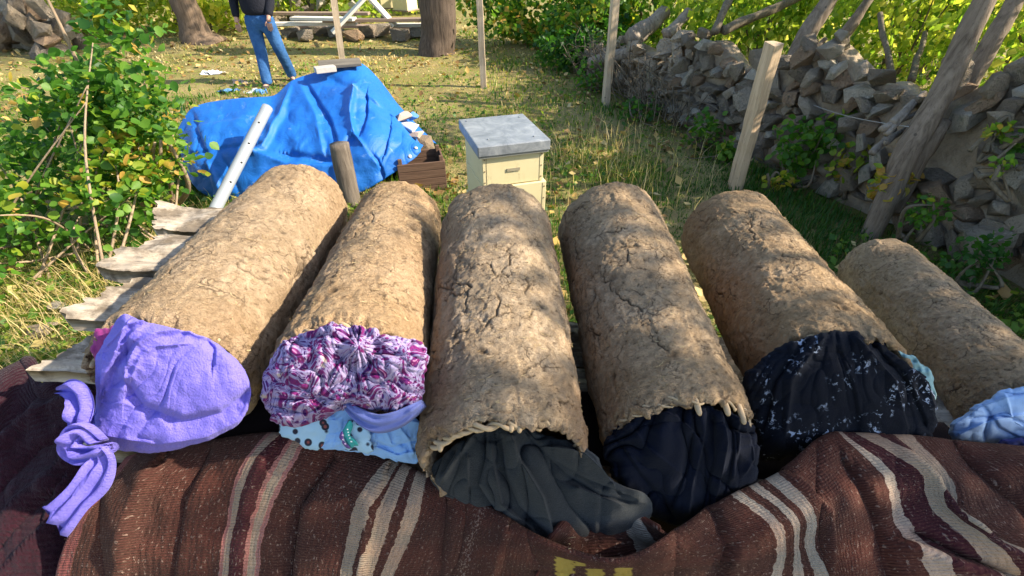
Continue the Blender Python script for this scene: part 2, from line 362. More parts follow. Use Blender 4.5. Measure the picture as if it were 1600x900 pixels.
# ================================================================== PLATFORM
WEATH = wood('weathered_wood', (.22, .18, .135), (.50, .42, .32), (.035, .028, .02), 'x', 1.3)
def stain(mat_):
    nt_ = mat_.node_tree; b_ = nt_.nodes['Principled BSDF']; src = b_.inputs['Base Color'].links[0].from_socket; tc_ = nt_.nodes.new('ShaderNodeTexCoord')
    n1_ = nt_.nodes.new('ShaderNodeTexNoise'); n1_.inputs['Scale'].default_value = 9; n1_.inputs['Detail'].default_value = 7; n1_.inputs['Roughness'].default_value = .7; nt_.links.new(tc_.outputs['Object'], n1_.inputs['Vector'])
    r_ = nt_.nodes.new('ShaderNodeValToRGB'); r_.color_ramp.elements[0].position = .42; r_.color_ramp.elements[0].color = (.8, .8, .8, 1); r_.color_ramp.elements[1].position = .56; r_.color_ramp.elements[1].color = (0, 0, 0, 1); nt_.links.new(n1_.outputs['Fac'], r_.inputs[0])
    m_ = nt_.nodes.new('ShaderNodeMix'); m_.data_type = 'RGBA'; nt_.links.new(r_.outputs[0], m_.inputs[0]); nt_.links.new(src, m_.inputs[6]); m_.inputs[7].default_value = (.10, .075, .05, 1); nt_.links.new(m_.outputs[2], b_.inputs['Base Color'])
stain(WEATH)
WEATHY = wood('weathered_beam', (.16, .13, .10), (.34, .29, .23), (.06, .05, .04), 'y', 1)
WEATHZ = wood('weathered_post', (.15, .12, .095), (.33, .28, .22), (.05, .04, .03), 'z', 1)
def platz(x): return .925-.13*(x+.75)
def plank(parent, x0, x1, y, wd, th, seed, z=0, name='plank', skew=0.):
    """an old board along x with a broken, uneven left end"""
    nx, ny = 90, 26; rg = np.random.default_rng(seed)
    u = np.linspace(0, 1, nx)[:, None]; v = np.linspace(-1, 1, ny)[None, :]
    off = .05*v*math.sin(seed*1.7)+.012*noise(xyz(v*2.2+seed, 0*v, 0), seed)+.035*np.clip(np.abs(v)-.75, 0, 1)+.016*fbm(xyz(v*6, 0*v, seed), 3, seed)
    X = x0+off+(x1-x0-off)*u**1.6; W = wd/2*(1+.10*noise(xyz(u*5, 0*u, seed), 4)); Y = y+v*W+skew*(X-x0)+0*X
    zt = platz(X)+z+.016*noise(xyz(X*7, Y*22, seed), 1)+.009*ridge(xyz(X*16, Y*85, seed), 2, 2)-.012*np.clip(np.abs(v)-.8, 0, 1)*5
    top = xyz(X, Y, zt); bot = xyz(X, Y, zt-th)
    V = np.concatenate([top.reshape(-1, 3), bot.reshape(-1, 3)]); f = gridfaces(nx, ny); n = nx*ny
    S = []
    for i in range(nx-1): S += [[i*ny, (i+1)*ny, n+(i+1)*ny, n+i*ny], [i*ny+ny-1, n+i*ny+ny-1, n+(i+1)*ny+ny-1, (i+1)*ny+ny-1]]
    for j in range(ny-1): S += [[j, n+j, n+j+1, j+1], [(nx-1)*ny+j, (nx-1)*ny+j+1, n+(nx-1)*ny+j+1, n+(nx-1)*ny+j]]
    return mobj(name, V, [f, f[:, ::-1]+n, np.array(S)], WEATH, parent)
pf = tag(empty('wooden_platform', (0, 0, 0)), 'low rough platform of grey weathered boards carrying the six clay cylinders', 'platform')
plank(pf, -1.36, -.50, 1.60, .19, .035, 3, .0)
plank(pf, -1.30, -.22, 1.345, .23, .05, 5, .012, skew=-.01)
plank(pf, -1.235, 1.9, 1.115, .205, .045, 8, -.005)
plank(pf, -1.17, 1.9, .90, .17, .04, 12, .0, skew=.01)
plank(pf, -.98, 1.9, .71, .16, .05, 15, -.02)
for y, xa, xb in ((.82, -1.05, 1.7), (1.19, -1.0, 1.6), (1.58, -1.05, -.45)):
    g = Geo(); xs = np.linspace(xa, xb, 12); g.tube(xyz(xs, 0*xs+y, platz(xs)-.105), .045, 8, rough=.2, seed=3); g.build('beam', WEATH, pf)
for x, y in ((-.95, .82), (.3, .82), (1.55, .82), (-.95, 1.19), (.3, 1.19), (1.5, 1.19), (-.98, 1.58), (-.52, 1.58)):
    g = Geo(); zz = np.linspace(-.05, platz(x)-.12, 8); g.tube(xyz(0*zz+x, 0*zz+y, zz), .05, 9, rough=.2, seed=int(9+x*3+y)); g.build('leg', WEATHZ, pf)

# ================================================================== CLAY HIVES
def crackfield(nA, nS, arc, S, segs):
    """depth field from line segments (a0,s0,a1,s1,width,depth)"""
    D = np.zeros((nA, nS))
    for (a0, s0, a1, s1, wd, dp) in segs:
        m = wd*3
        i = np.where((arc > min(a0, a1)-m) & (arc < max(a0, a1)+m))[0]; j = np.where((S > min(s0, s1)-m) & (S < max(s0, s1)+m))[0]
        if len(i) == 0 or len(j) == 0: continue
        A, B = np.meshgrid(arc[i], S[j], indexing='ij'); dx, dy = a1-a0, s1-s0
        t = np.clip(((A-a0)*dx+(B-s0)*dy)/(dx*dx+dy*dy+1e-12), 0, 1); d = np.hypot(A-a0-t*dx, B-s0-t*dy)
        D[np.ix_(i, j)] = np.maximum(D[np.ix_(i, j)], dp*np.exp(-(d/wd)**2))
    return D
WICK = simple('wicker', (.40, .29, .17), .8, .4, 60, .002); INNER = simple('hive_inside', (.09, .06, .035), .95, .3, 40, .004)
STRAW = leafmat('straw', [(0, (.28, .19, .09)), (.6, (.46, .33, .17)), (1, (.58, .45, .25))], .15, 1.)
def hive(N, Fa, R, seed, label, flat=0., ncr=12, long_cr=3, mouthrag=.012, bounce_red=.0, roll=0.):
    N = np.array(N, float); Fa = np.array(Fa, float); L = np.linalg.norm(Fa-N); ax = (Fa-N)/L
    s = np.cross(ax, [0, 0, 1]); s /= np.linalg.norm(s); t = np.cross(s, ax)
    e = empty('clay_beehive'); e.matrix_world = Matrix([[s[0], ax[0], t[0], N[0]], [s[1], ax[1], t[1], N[1]], [s[2], ax[2], t[2], N[2]], [0, 0, 0, 1]])
    tag(e, label, 'clay beehive', 'clay cylinder beehives lying side by side')
    rg = np.random.default_rng(seed)
    # non-uniform angles: dense on top (angle 0 = up)
    nt, nb = 230, 50
    th = np.concatenate([np.linspace(-np.pi*.62, np.pi*.62, nt, endpoint=False), np.linspace(np.pi*.62, np.pi*1.38, nb, endpoint=False)])
    nA = len(th); nS = int(L/.0034); S = np.linspace(0, L, nS); arc = th*R
    segs = []
    for k in range(ncr+long_cr):                     # wandering cracks
        a = rg.uniform(-1.6, 1.6)*R; b = rg.uniform(.02, L*.95); d = rg.uniform(0, 2*np.pi) if k >= long_cr else rg.choice([np.pi/2, -np.pi/2])+rg.normal(0, .3)
        if rg.uniform() < .4 and k >= long_cr: d = rg.choice([0, np.pi])+rg.normal(0, .3)
        n = rg.integers(8, 22) if k < long_cr else rg.integers(4, 11); wd = rg.uniform(.0011, .0020)
        for i in range(n):
            st = rg.uniform(.008, .02); d2 = d+rg.normal(0, .75); a2, b2 = a+math.cos(d2)*st, b+math.sin(d2)*st
            q = 1-abs(i/n-.45)*1.3; segs.append((a, b, a2, b2, wd*(.55+.6*q), .0075*max(q, .3)))
            if rg.uniform() < .15:
                d3 = d2+rg.choice([-1, 1])*rg.uniform(.7, 1.3); segs.append((a2, b2, a2+math.cos(d3)*.014, b2+math.sin(d3)*.014, wd*.5, .003))
            a, b = a2, b2
    slant = rg.uniform(-.5, .2)
    for k in range(750):                              # short strokes and nicks left by the straw
        a = rg.uniform(-1.7, 1.7)*R; b = rg.uniform(0, L); l = rg.uniform(.003, .013); d = slant+rg.normal(0, .45)
        segs.append((a, b, a+math.cos(d)*l, b+math.sin(d)*l, rg.uniform(.0008, .0018), rg.uniform(.0015, .0042)))
    for k in range(8): 
        a = rg.uniform(-1.2, 1.2)*R; b = rg.uniform(.05, L-.05); segs.append((a, b, a+rg.uniform(-.01, .01), b+.004, rg.uniform(.005, .010), rg.uniform(.002, .005)))
    D = crackfield(nA, nS, arc, S, segs)
    TH, SG = np.meshgrid(th, S, indexing='ij')
    P3 = xyz(np.sin(TH)*R, SG, np.cos(TH)*R)
    r = R*(1+.014*noise(P3*4+seed*3, seed)+.010*noise(P3*np.array([3, 1.5, 3])+seed, seed+5))
    r += .0026*fbm(P3*np.array([18, 14, 18])+seed, 3, seed+1)+.0016*fbm(P3*np.array([60, 75, 60]), 3, seed+41, .65)
    stro = ridge((P3*np.array([22, 75, 22])+np.array([0, 1, 0])*(SG*0)[..., None])+.6*noise(P3*9, 3)[..., None], 2, seed+2)
    r += .0036*(stro-.4)*(.5+.5*np.clip(noise(P3*6, seed+9)*2+.5, 0, 1))
    pl = noise(P3*11+seed, seed+4); r += .003*np.clip((pl-.15)*9, 0, 1)        # plaster layers with edges
    pl = noise(P3*19+seed, seed+14); r += .002*np.clip((pl-.2)*12, 0, 1)
    r -= D
    flatk = np.clip(np.cos(TH), 0, 1)**2*flat; r -= flatk
    # far end rounds over; near lip ragged
    ed = np.clip((L-SG)/.028, 0, 1); r *= .86+.14*np.sqrt(1-(1-ed)**2); r += .006*np.clip(1-ed, 0, 1)*noise(xyz(np.sin(TH)*8, np.cos(TH)*8, SG*60), seed+71)
    rag = mouthrag*(fbm(xyz(np.sin(th)*3.5, np.cos(th)*3.5, seed), 4, seed+8, .6))+.002*noise(xyz(np.sin(th)*22, np.cos(th)*22, 0), seed)
    r += .0045*np.exp(-SG/.03)*np.sign(noise(P3*np.array([16, 60, 16]), seed+55)); nearw = np.exp(-SG/.05); Y = SG+rag[:, None]*nearw
    lipn = np.clip(1-SG/.035, 0, 1)**1.5; r += .004*lipn*noise(xyz(np.sin(TH)*9, np.cos(TH)*9, SG*40), seed+3)-.013*lipn**2
    V = xyz(np.sin(TH)*r, Y, np.cos(TH)*r)
    # far cap rings
    caps = []
    for k, q in enumerate((.76, .55, .3, .05)): caps.append(xyz(np.sin(th)*R*q, L+.012+.006*(1-q)+.004*noise(xyz(np.sin(th)*3*q, np.cos(th)*3*q, seed), 3), np.cos(th)*R*q))
    ins = []
    for q, yy in ((.93, -.001), (.88, .012), (.85, .03), (.84, .12), (.82, .3)):
        jag = .006*noise(xyz(np.sin(th)*14, np.cos(th)*14, yy*80), seed+6) if yy < .05 else 0
        ins.append(xyz(np.sin(th)*(R*q+jag), yy+rag*(1-yy*3), np.cos(th)*(R*q+jag)))
    ins = np.stack(ins[::-1], 1)
    G = np.concatenate([ins, V, np.stack(caps, 1)], 1); nv = G.shape[1]
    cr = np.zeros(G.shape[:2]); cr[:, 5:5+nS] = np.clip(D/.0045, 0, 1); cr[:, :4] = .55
    ru = np.zeros(G.shape[:2]); ru[:, 5:5+nS] = bounce_red*np.clip(np.abs(np.sin(TH))*1.4-.35+.8*noise(P3*7, seed+2), 0, 1)*np.clip(noise(P3*4, seed+22)+.6, 0, 1)
    shell = mobj('mud_shell', G.reshape(-1, 3), gridfaces(nA, nv, True), MUD, e, attrs={'crack': cr, 'bounce_red': ru})
    # straw embedded in the mud
    n = 420; a = rg.uniform(-1.5, 1.5, n); b = rg.uniform(.005, L-.02, n); l = rg.uniform(.005, .018, n); d = slant+rg.normal(0, .55, n)
    clump = noise(xyz(a*2.5, b*9, seed), 3) > -.05; a, b, l, d = [q[clump] for q in (a, b, l, d)]; n = len(a)
    ii = np.clip(np.searchsorted(th[:nt], a), 0, nt-1); jj = np.clip((b/L*nS).astype(int), 0, nS-1); rr = r[ii, jj]
    u = np.linspace(-.5, .5, 4)[None, :]; aa = a[:, None]+u*l[:, None]*np.cos(d)[:, None]/R; bb = b[:, None]+u*l[:, None]*np.sin(d)[:, None]
    lift = rr[:, None]+.0008+.004*rg.uniform(0, 1, n)[:, None]*np.abs(u)*2
    C = xyz(np.sin(aa)*lift, bb, np.cos(aa)*lift); wv = rg.uniform(.0003, .0008, n)[:, None, None]
    side = xyz(-np.sin(d)*np.cos(a), np.cos(d), np.sin(d)*np.sin(a))[:, None]; upv = xyz(np.sin(a), 0*a, np.cos(a))[:, None]
    V = np.stack([C-side*wv, C+upv*wv*1.3, C+side*wv], 2).reshape(-1, 3); off = (np.arange(n)*12)[:, None, None]
    f = np.array([[i*3+j, i*3+j+1, i*3+j+4, i*3+j+3] for i in range(3) for j in range(2)])
    tag(mobj('straw', V, (f[None]+off).reshape(-1, 4), STRAW, e, attrs={'shade': np.repeat(rg.uniform(0, 1, n), 12)}), kind='stuff')
    return e, L, r, th
def rods(e, R, angs, l0=-.02, l1=.05, rad_=.0075, rq=.90, seed=0):
    rg = np.random.default_rng(seed)
    for a in angs:
        g = Geo(); q = rg.uniform(-.012, .012); ln = l0*rg.uniform(.7, 1.2); ys = np.array([ln-.004, ln, ln+.008, ln+.03, l1]); rr = R*rq+np.array([.0, 0, .001, .003, .004])
        g.tube(xyz(np.sin(a)*rr+q*0, ys, np.cos(a)*rr), np.array([.5, .85, 1, 1, .9])*rad_, 8, rough=.12, seed=int(a*10)+seed); g.build('wicker_rod', WICK, e)
def twists(e, R, n, a0, a1, y0, rq, rad_=.004, seed=0, name='wicker_band'):
    rg = np.random.default_rng(seed); 
    for k in range(n):
        th = np.linspace(a0+rg.uniform(-.15, .15), a1+rg.uniform(-.15, .15), 60); ph = k*2*np.pi/n
        rr = R*rq+.005*np.sin(th*16+ph)+.003*noise(xyz(th*3, 0*th+k, 0), seed); yy = y0+.006*np.cos(th*16+ph)+.010*noise(xyz(th*1.5, 0*th, k), seed+1)
        g = Geo(); g.tube(xyz(np.sin(th)*rr, yy, np.cos(th)*rr), rad_*rg.uniform(.7, 1.1), 6, rough=.2, seed=k); g.build(name, WICK, e)
def sc_(N, Fa, k):
    f = lambda p: tuple((np.array(p)-CC)*k+CC); return f(N), f(Fa)
H = []
H.append(hive((-.713, .667, 1.103), (-.786, 1.589, 1.04), .165, 101, 'leftmost clay hive, widest and sunlit, plugged with a knotted purple cloth', bounce_red=.15, ncr=7, long_cr=1))
a, b = sc_((-.31, .598, 1.175), (-.38, 1.406, 1.081), .155/.14)
H.append(hive(a, b, .155, 202, 'second clay hive from the left, plugged with flowered cloth', bounce_red=.2, ncr=7, long_cr=1, mouthrag=.014))
H.append(hive((-.017, .531, 1.013), (-.05, 1.318, 1.098), .17, 303, 'third clay hive from the left, pointing straight on, plugged with grey fleece', bounce_red=.8, ncr=20, long_cr=4, mouthrag=.014))
H.append(hive((.37, .63, .954), (.318, 1.393, 1.08), .165, 404, 'mostly shaded cracked clay hive with round rod ends over navy cloth', bounce_red=.25, ncr=20, long_cr=5))
H.append(hive((.773, .773, .977), (.817, 1.553, .957), .17, 505, 'clay hive plugged with black cloth spattered with white paint', bounce_red=.8, ncr=10, long_cr=2, mouthrag=.02))
a, b = sc_((1.592, .912, .636), (1.762, 1.873, .565), .157/.165)
H.append(hive(a, b, .157, 606, 'rightmost clay hive lying lower, pale blue cloth in its mouth', bounce_red=.25, ncr=5, long_cr=1))
rods(H[3][0], .165, [-.02, .42, .74, 1.02], -.022, .05, .0062, .90, 2)
rods(H[2][0], .17, [-.9, .1, .2], -.012, .04, .006, .86, 5)
rods(H[0][0], .165, [-1.15, -.9, .4, .9], -.006, .04, .006, .86, 5)
twists(H[2][0], .17, 3, -1.0, .6, .006, .86, .005, 3); twists(H[2][0], .17, 2, -.3, 1.3, .02, .90, .004, 8)
twists(H[1][0], .155, 3, -1.2, 1.3, .012, .88, .005, 4)
twists(H[3][0], .165, 2, -1.3, 1.4, .014, .92, .0035, 5)
twists(H[4][0], .17, 3, -1.3, 1.4, .014, .90, .0045, 6)
twists(H[0][0], .165, 3, -1.4, 1.5, .016, .88, .004, 7)

# ================================================================== CLOTH BUNDLES
def blob(name, outline, centre, yc, ytilt, thick, disp, mat, parent=None, nr=90, na=260, back=.5, pw=2.2, uvs=1., extra=None, jag=4.):
    """a lump of cloth: outline in picture points carried to a tilted plane at its real distance, swelling toward the open side"""
    O = cat(outline, na, True); c = np.array(centre, float)
    dO = O-c; lO = np.linalg.norm(dO, axis=1)[:, None]; O = c+dO*(1+jag/lO*fbm(xyz(O[:, 0]/13, O[:, 1]/13, 5), 3, 7)[:, None])
    r = (np.linspace(0, 1, nr)**.85)[None, :]
    PX = c[0]+(O[:, :1]-c[0])*r; PY = c[1]+(O[:, 1:]-c[1])*r
    d = ray(PX, PY)                                   # plane: y = yc + ytilt*(z - zc)
    zc = (at_y(c[0], c[1], yc))[2]
    tt = (yc+ytilt*(CAMH-zc))/(d[..., 1]-ytilt*d[..., 2])
    B = CC+d*tt[..., None]; n = CC-at_y(c[0], c[1], yc); n /= np.linalg.norm(n); n = n*.96+np.array([0, 0, .12]); n /= np.linalg.norm(n)
    R_ = r*np.ones_like(PX); prof = (1-R_**pw)**.5; edge = np.clip((1-R_)*14, 0, 1)
    h = thick*prof+disp(PX, PY, R_)*edge
    V = B+n*h[..., None]
    hb = -thick*back*prof; Vb = (B+n*hb[..., None])[:, ::6]; Vb = Vb[:, ::-1]
    G = np.concatenate([V, Vb[:, 1:] if Vb.shape[1]*6 > nr+5 else Vb], 1)
    nv = G.shape[1]; UV = np.stack([PX, PY], -1)/700*uvs
    if extra is not None: UV = extra(PX, PY, UV)
    UVg = np.concatenate([UV, np.repeat(UV[:, -1:], nv-nr, 1)], 1)
    at = {}
    return mobj(name, G.reshape(-1, 3), gridfaces(na, nv, True)[:, ::-1], mat, parent, uv=UVg.reshape(-1, 2))
def folds(lst):
    def f(px, py, r):
        s = 0
        for pts, wd, amp in lst: s = s+amp*lapfold(px, py, pts, wd)
        return s
    return f
# --- purple
PUR = fabric('purple_cloth', (.155, .125, .56), (.20, .165, .66), 300, var=6, nap=.25); c = PUR.co('UV')
rib = PUR.wave(c, 260, 3, 2, 'DIAGONAL'); PUR.bump(rib, .0008, .5); PUR.bump(PUR.noise(c, 70, 5, .7), .0024, .8); PUR.bump(PUR.vor(c, 230), .0011, .9)
pf1 = folds([([(322, 532), (285, 522), (248, 532), (222, 552), (206, 585), (203, 612)], 15, .026), ([(300, 520), (250, 508), (205, 520), (190, 560), (172, 612)], 12, .020), ([(280, 548), (248, 552), (228, 568), (215, 596)], 9, .014),
    ([(205, 604), (228, 636), (285, 658), (345, 646), (386, 612)], 15, -.030), ([(380, 655), (320, 684), (250, 694), (190, 684), (148, 676)], 9, .016),
    ([(150, 655), (168, 610), (192, 568), (215, 548)], 10, -.018), ([(322, 532), (334, 548), (332, 575)], 8, -.012), ([(158, 640), (168, 590), (166, 550)], 7, .013), ([(232, 500), (228, 522), (200, 550)], 7, .014), ([(215, 500), (205, 525), (180, 545)], 5, .010)])
e = tag(empty('purple_cloth', tuple(at_y(270, 640, .62))), 'knotted lilac purple cloth bulging from the mouth of the leftmost hive', 'cloth')
def kid(o, e): o.parent = e; o.matrix_parent_inverse = Matrix.Translation(-Vector(e.location)); return o
o = blob('cloth_body', [(195, 492), (225, 505), (262, 512), (300, 522), (335, 535), (362, 556), (383, 580), (392, 610), (388, 640), (370, 664), (335, 684), (285, 700), (230, 708), (175, 700), (140, 690), (136, 668), (150, 640), (150, 600), (150, 560), (163, 535), (178, 510)],
    (262, 610), .60, .35, .085, lambda x, y, r: pf1(x, y, r)+.006*fbm(xyz(x/45, y/45, 1), 3, 3)+.007*ridge(xyz(x/42+y/60, y/22-x/70, 0)+.5*noise(xyz(x/50, y/50, 3))[..., None], 2, 6)*np.clip((290-x)/80, .12, 1)-.003+.024*(fan(x, y, 345, 515, 3.4, 130, 12, .7)-.6)*np.clip((310-x)/100, .15, 1), PUR.m, nr=120, na=320, jag=1.2); kid(o, e)
def ribbon(name, ctr, widths, depth, thick, mat, e, fold=.006, seed=1, nv=40, nu=26):
    """a strip of cloth along picture points (px,py,world y), with rounded folded section"""
    P = cat(ctr, nv); W = cat([[q] for q in widths], nv)[:, 0]
    T = np.gradient(P[:, :2], axis=0); T /= np.linalg.norm(T, axis=1)[:, None]; Nn = np.stack([-T[:, 1], T[:, 0]], 1)
    a = np.linspace(0, 2*np.pi, nu, endpoint=False)
    offp = np.cos(a)[None, :]*W[:, None]/2; px = P[:, :1]+Nn[:, :1]*offp; py = P[:, 1:2]+Nn[:, 1:]*offp
    B = at_y(px, py, P[:, 2:3]+0*px); n = np.array([0, -.7, .7])
    h = np.sin(a)[None, :]*thick+fold*np.sin(a)[None, :].clip(0)*(np.sin(np.cos(a)*7+seed)[None, :]+noise(xyz(np.cos(a)[None, :]*3, np.arange(nv)[:, None]*.15, seed), seed))
    V = B+n*h[..., None]; G = V; N0 = nu*nv
    V = np.concatenate([G.reshape(-1, 3), G[0].mean(0)[None], G[-1].mean(0)[None]])
    f = gridfaces(nv, nu); I, J = np.meshgrid(np.arange(nv-1), np.arange(nu), indexing='ij'); J2 = (J+1) % nu
    f = np.stack([I*nu+J, I*nu+J2, (I+1)*nu+J2, (I+1)*nu+J], -1).reshape(-1, 4); k = np.arange(nu)
    t3 = np.concatenate([np.stack([np.full(nu, N0), (k+1) % nu, k], -1), np.stack([np.full(nu, N0+1), (nv-1)*nu+k, (nv-1)*nu+(k+1) % nu], -1)])
    uv = np.concatenate([np.stack([px, py], -1).reshape(-1, 2)/700, [[.3, .9], [.3, .9]]])
    return kid(mobj(name, V, [f, t3], mat, e=None) if False else mobj(name, V, [f, t3], mat, uv=uv), e)
ribbon('knot', [(160, 690, .525), (135, 672, .515), (115, 680, .51), (112, 700, .505), (130, 712, .50), (158, 706, .50), (176, 698, .505)], [12, 22, 32, 30, 30, 24, 16], 0, .014, PUR.m, e, .013, 2)
ribbon('cloth_tail', [(118, 690, .52), (122, 660, .53), (125, 630, .545), (112, 612, .56), (92, 612, .57)], [26, 34, 44, 42, 10], 0, .004, PUR.m, e, .012, 4)
ribbon('cloth_tail', [(155, 700, .50), (160, 722, .49), (148, 748, .475), (120, 780, .455), (95, 808, .44), (86, 816, .44)], [26, 44, 56, 48, 56, 62], 0, .004, PUR.m, e, .008, 7)
MAG = fabric('magenta_cloth', (.22, .02, .13), (.30, .04, .20), 300)
o = tag(blob('magenta_cloth', [(150, 515), (175, 508), (195, 520), (190, 560), (160, 600), (150, 570), (143, 540)], (168, 545), .66, .2, .02, lambda x, y, r: .004*noise(xyz(x/8, y/14, 0), 2), MAG.m, nr=30, na=60), 'small bunch of magenta cloth peeping out left of the purple cloth', 'cloth')

# --- floral
FLO = fabric('floral_cloth', (.62, .58, .72), (.74, .70, .82), 500, nap=.1)
def floralcol(m):
    c = m.co('UV'); n = m.n.new('ShaderNodeVectorMath'); n.operation = 'ADD'; nz = m.n.new('ShaderNodeTexNoise'); nz.inputs['Scale'].default_value = 40; m.L(c, nz.inputs['Vector'])
    v2 = m.n.new('ShaderNodeVectorMath'); v2.operation = 'SCALE'; v2.inputs['Scale'].default_value = .022; m.L(nz.outputs['Color'], v2.inputs[0]); m.L(c, n.inputs[0]); m.L(v2.outputs[0], n.inputs[1]); cc = n.outputs[0]
    a = m.vor(cc, 56, 'F1'); b = m.vor(cc, 125, 'F1'); ed = m.vor(cc, 85, 'DISTANCE_TO_EDGE')
    k = m.mix(m.ramp(a, [(.36, 1), (.46, 0)]), (.36, .30, .50), (.17, .012, .12))
    k = m.mix(m.ramp(m.vor(cc, 56, 'F1', 'Distance'), [(.10, 1), (.14, 0)]), k, (.55, .24, .42))
    k = m.mix(m.ramp(b, [(.30, 1), (.37, 0)]), k, (.06, .010, .12))
    k = m.mix(m.math('MULTIPLY', m.ramp(ed, [(.03, 1), (.06, 0)]), .6), k, (.16, .03, .16))
    k = m.mix(m.ramp(m.noise(c, 26, 2), [(.66, 0), (.72, .7)]), k, (.70, .58, .40)); return k
FLO.col(floralcol(FLO)); FLO.b.inputs['Sheen Weight'].default_value = .05
g0 = (560, 552)
def flod(x, y, r):
    dx, dy = x-g0[0], y-g0[1]; th = np.arctan2(dy, dx); d = np.hypot(dx, dy)+1e-6
    s = .034*(fan(x, y, g0[0], g0[1], 2.9, 60, 5, .9)-.6)*np.clip(d/25, 0, 1)+.020*(puff(xyz(x/34, y/30, 0)+.5*noise(xyz(x/25, y/25, 9), 2)[..., None], 2, 8)-.6)*np.clip(d/45, 0, 1)
    s = s+.018*np.exp(-(d/16)**2)-.014*np.exp(-((d-26)/9)**2)+.014*np.exp(-((x-515)/22)**2-((y-530)/16)**2)+.012*np.exp(-((x-600)/20)**2-((y-590)/26)**2)
    return s
tag(blob('floral_cloth', [(497, 515), (530, 506), (560, 510), (590, 518), (640, 530), (664, 540), (668, 570), (660, 600), (655, 628), (620, 645), (575, 640), (540, 640), (505, 655), (470, 668), (430, 662), (414, 640), (410, 600), (420, 565), (440, 538), (462, 525)],
    (545, 585), .625, .3, .075, flod, FLO.m, nr=130, na=420, extra=lambda x, y, uv: uv+.02*np.stack([noise(xyz(x/22, y/22, 0), 2), noise(xyz(x/22, y/22, 5), 2)], -1)), 'white cotton cloth with purple and magenta flowers, crumpled in the second hive', 'cloth')
# --- leopard print
LEO = fabric('leopard_cloth', (.3, .5, .75), (.34, .55, .8), 500, nap=.1); cc = LEO.co('UV'); v = LEO.vor(cc, 42, 'F1')
k = LEO.mix(LEO.ramp(v, [(.33, 1), (.40, 0)]), (.36, .58, .80), (.012, .012, .03)); k = LEO.mix(LEO.ramp(v, [(.13, 1), (.19, 0)]), k, (.22, .06, .06)); LEO.col(k)
tag(blob('leopard_cloth', [(440, 650), (475, 648), (510, 640), (518, 662), (512, 690), (495, 702), (460, 690), (436, 675)], (480, 672), .60, .2, .025, lambda x, y, r: .005*noise(xyz(x/14, y/14, 0), 2), LEO.m, nr=40, na=90), 'pale blue cloth with dark leopard spots below the flowered cloth', 'cloth')
# --- pale blue shirt
BLU = fabric('pale_blue_cotton', (.22, .42, .80), (.28, .50, .88), 500, nap=.15)
bf = folds([([(560, 668), (600, 655), (650, 660)], 5, .008), ([(585, 680), (590, 700), (620, 712), (648, 705)], 5, .010), ([(585, 690), (610, 700), (640, 690)], 4, -.008), ([(600, 668), (610, 690)], 4, .007), ([(540, 635), (565, 650), (585, 665)], 4, -.006), ([(620, 665), (640, 690), (645, 710)], 4, .008), ([(520, 640), (530, 670), (520, 700)], 6, -.005)])
sh = tag(empty('pale_blue_shirt', tuple(at_y(575, 700, .56))), 'pale blue cotton shirt with a sewn label, tucked under the flowered cloth', 'shirt')
kid(blob('shirt_body', [(512, 650), (530, 634), (560, 628), (600, 650), (655, 655), (656, 690), (650, 720), (625, 722), (585, 712), (545, 706), (505, 702), (495, 690), (505, 668)], (575, 680), .60, .2, .03, lambda x, y, r: bf(x, y, r)+.012*(puff(xyz(x/26, y/18, 0), 2, 2)-.5), BLU.m, nr=60, na=180), sh)
LAB = fabric('label_white', (.6, .68, .8), (.66, .74, .86), 500); TEAL = fabric('label_teal', (.02, .24, .25), (.03, .3, .3), 600); VIO = fabric('label_violet', (.10, .05, .22), (.12, .06, .26), 600)
WHI = simple('label_thread', (.7, .75, .8), .8, .1)
PINK = simple('label_pink_thread', (.65, .45, .65), .8, .1)
kid(blob('neck_facing', [(552, 658), (565, 662), (578, 675), (584, 700), (578, 708), (545, 704), (530, 692), (535, 675), (543, 662)], (558, 685), .573, .15, .014, lambda x, y, r: 0*x, LEO.m, nr=20, na=60), sh)
kid(blob('label_patch', [(545, 660), (551, 664), (550, 680), (558, 694), (552, 700), (540, 695), (532, 685), (536, 672)], (543, 681), .562, .15, .008, lambda x, y, r: 0*x, TEAL.m, nr=14, na=40), sh)
kid(blob('label_band', [(534, 674), (537, 680), (540, 692), (547, 699), (541, 700), (533, 694), (529, 684)], (536, 688), .557, .15, .007, lambda x, y, r: 0*x, VIO.m, nr=10, na=30), sh)
for (x, y, mt, q) in [(543, 671, WHI, 1.1), (544, 675.5, WHI, 1.1), (545, 680, WHI, 1.1), (546.5, 684.5, WHI, 1.1), (549, 690, WHI, 1.6), (535.5, 680, PINK, 1.8), (536, 687, PINK, 1.8), (539.5, 693.5, PINK, 1.8)]:
    g = Geo(); p = at_y(x, y, .546); g.box((0, 0, 0), (.0011*q*1.6, .0012, .0016*q), rot=None); o = g.build('label_mark', mt, None, smooth=False); o.location = p; kid(o, sh)
JEA = fabric('denim', (.10, .13, .36), (.16, .19, .44), 400, nap=.4)
jn = tag(empty('denim_waistband', tuple(at_y(610, 660, .575))), 'crumpled blue denim waistband between the flowered cloth and pale blue shirt', 'jeans')
ribbon('waistband', [(540, 630, .595), (562, 650, .575), (590, 662, .565), (620, 656, .565), (645, 642, .575), (662, 630, .59)], [12, 24, 30, 28, 22, 14], 0, .012, JEA.m, jn, .006, 3)
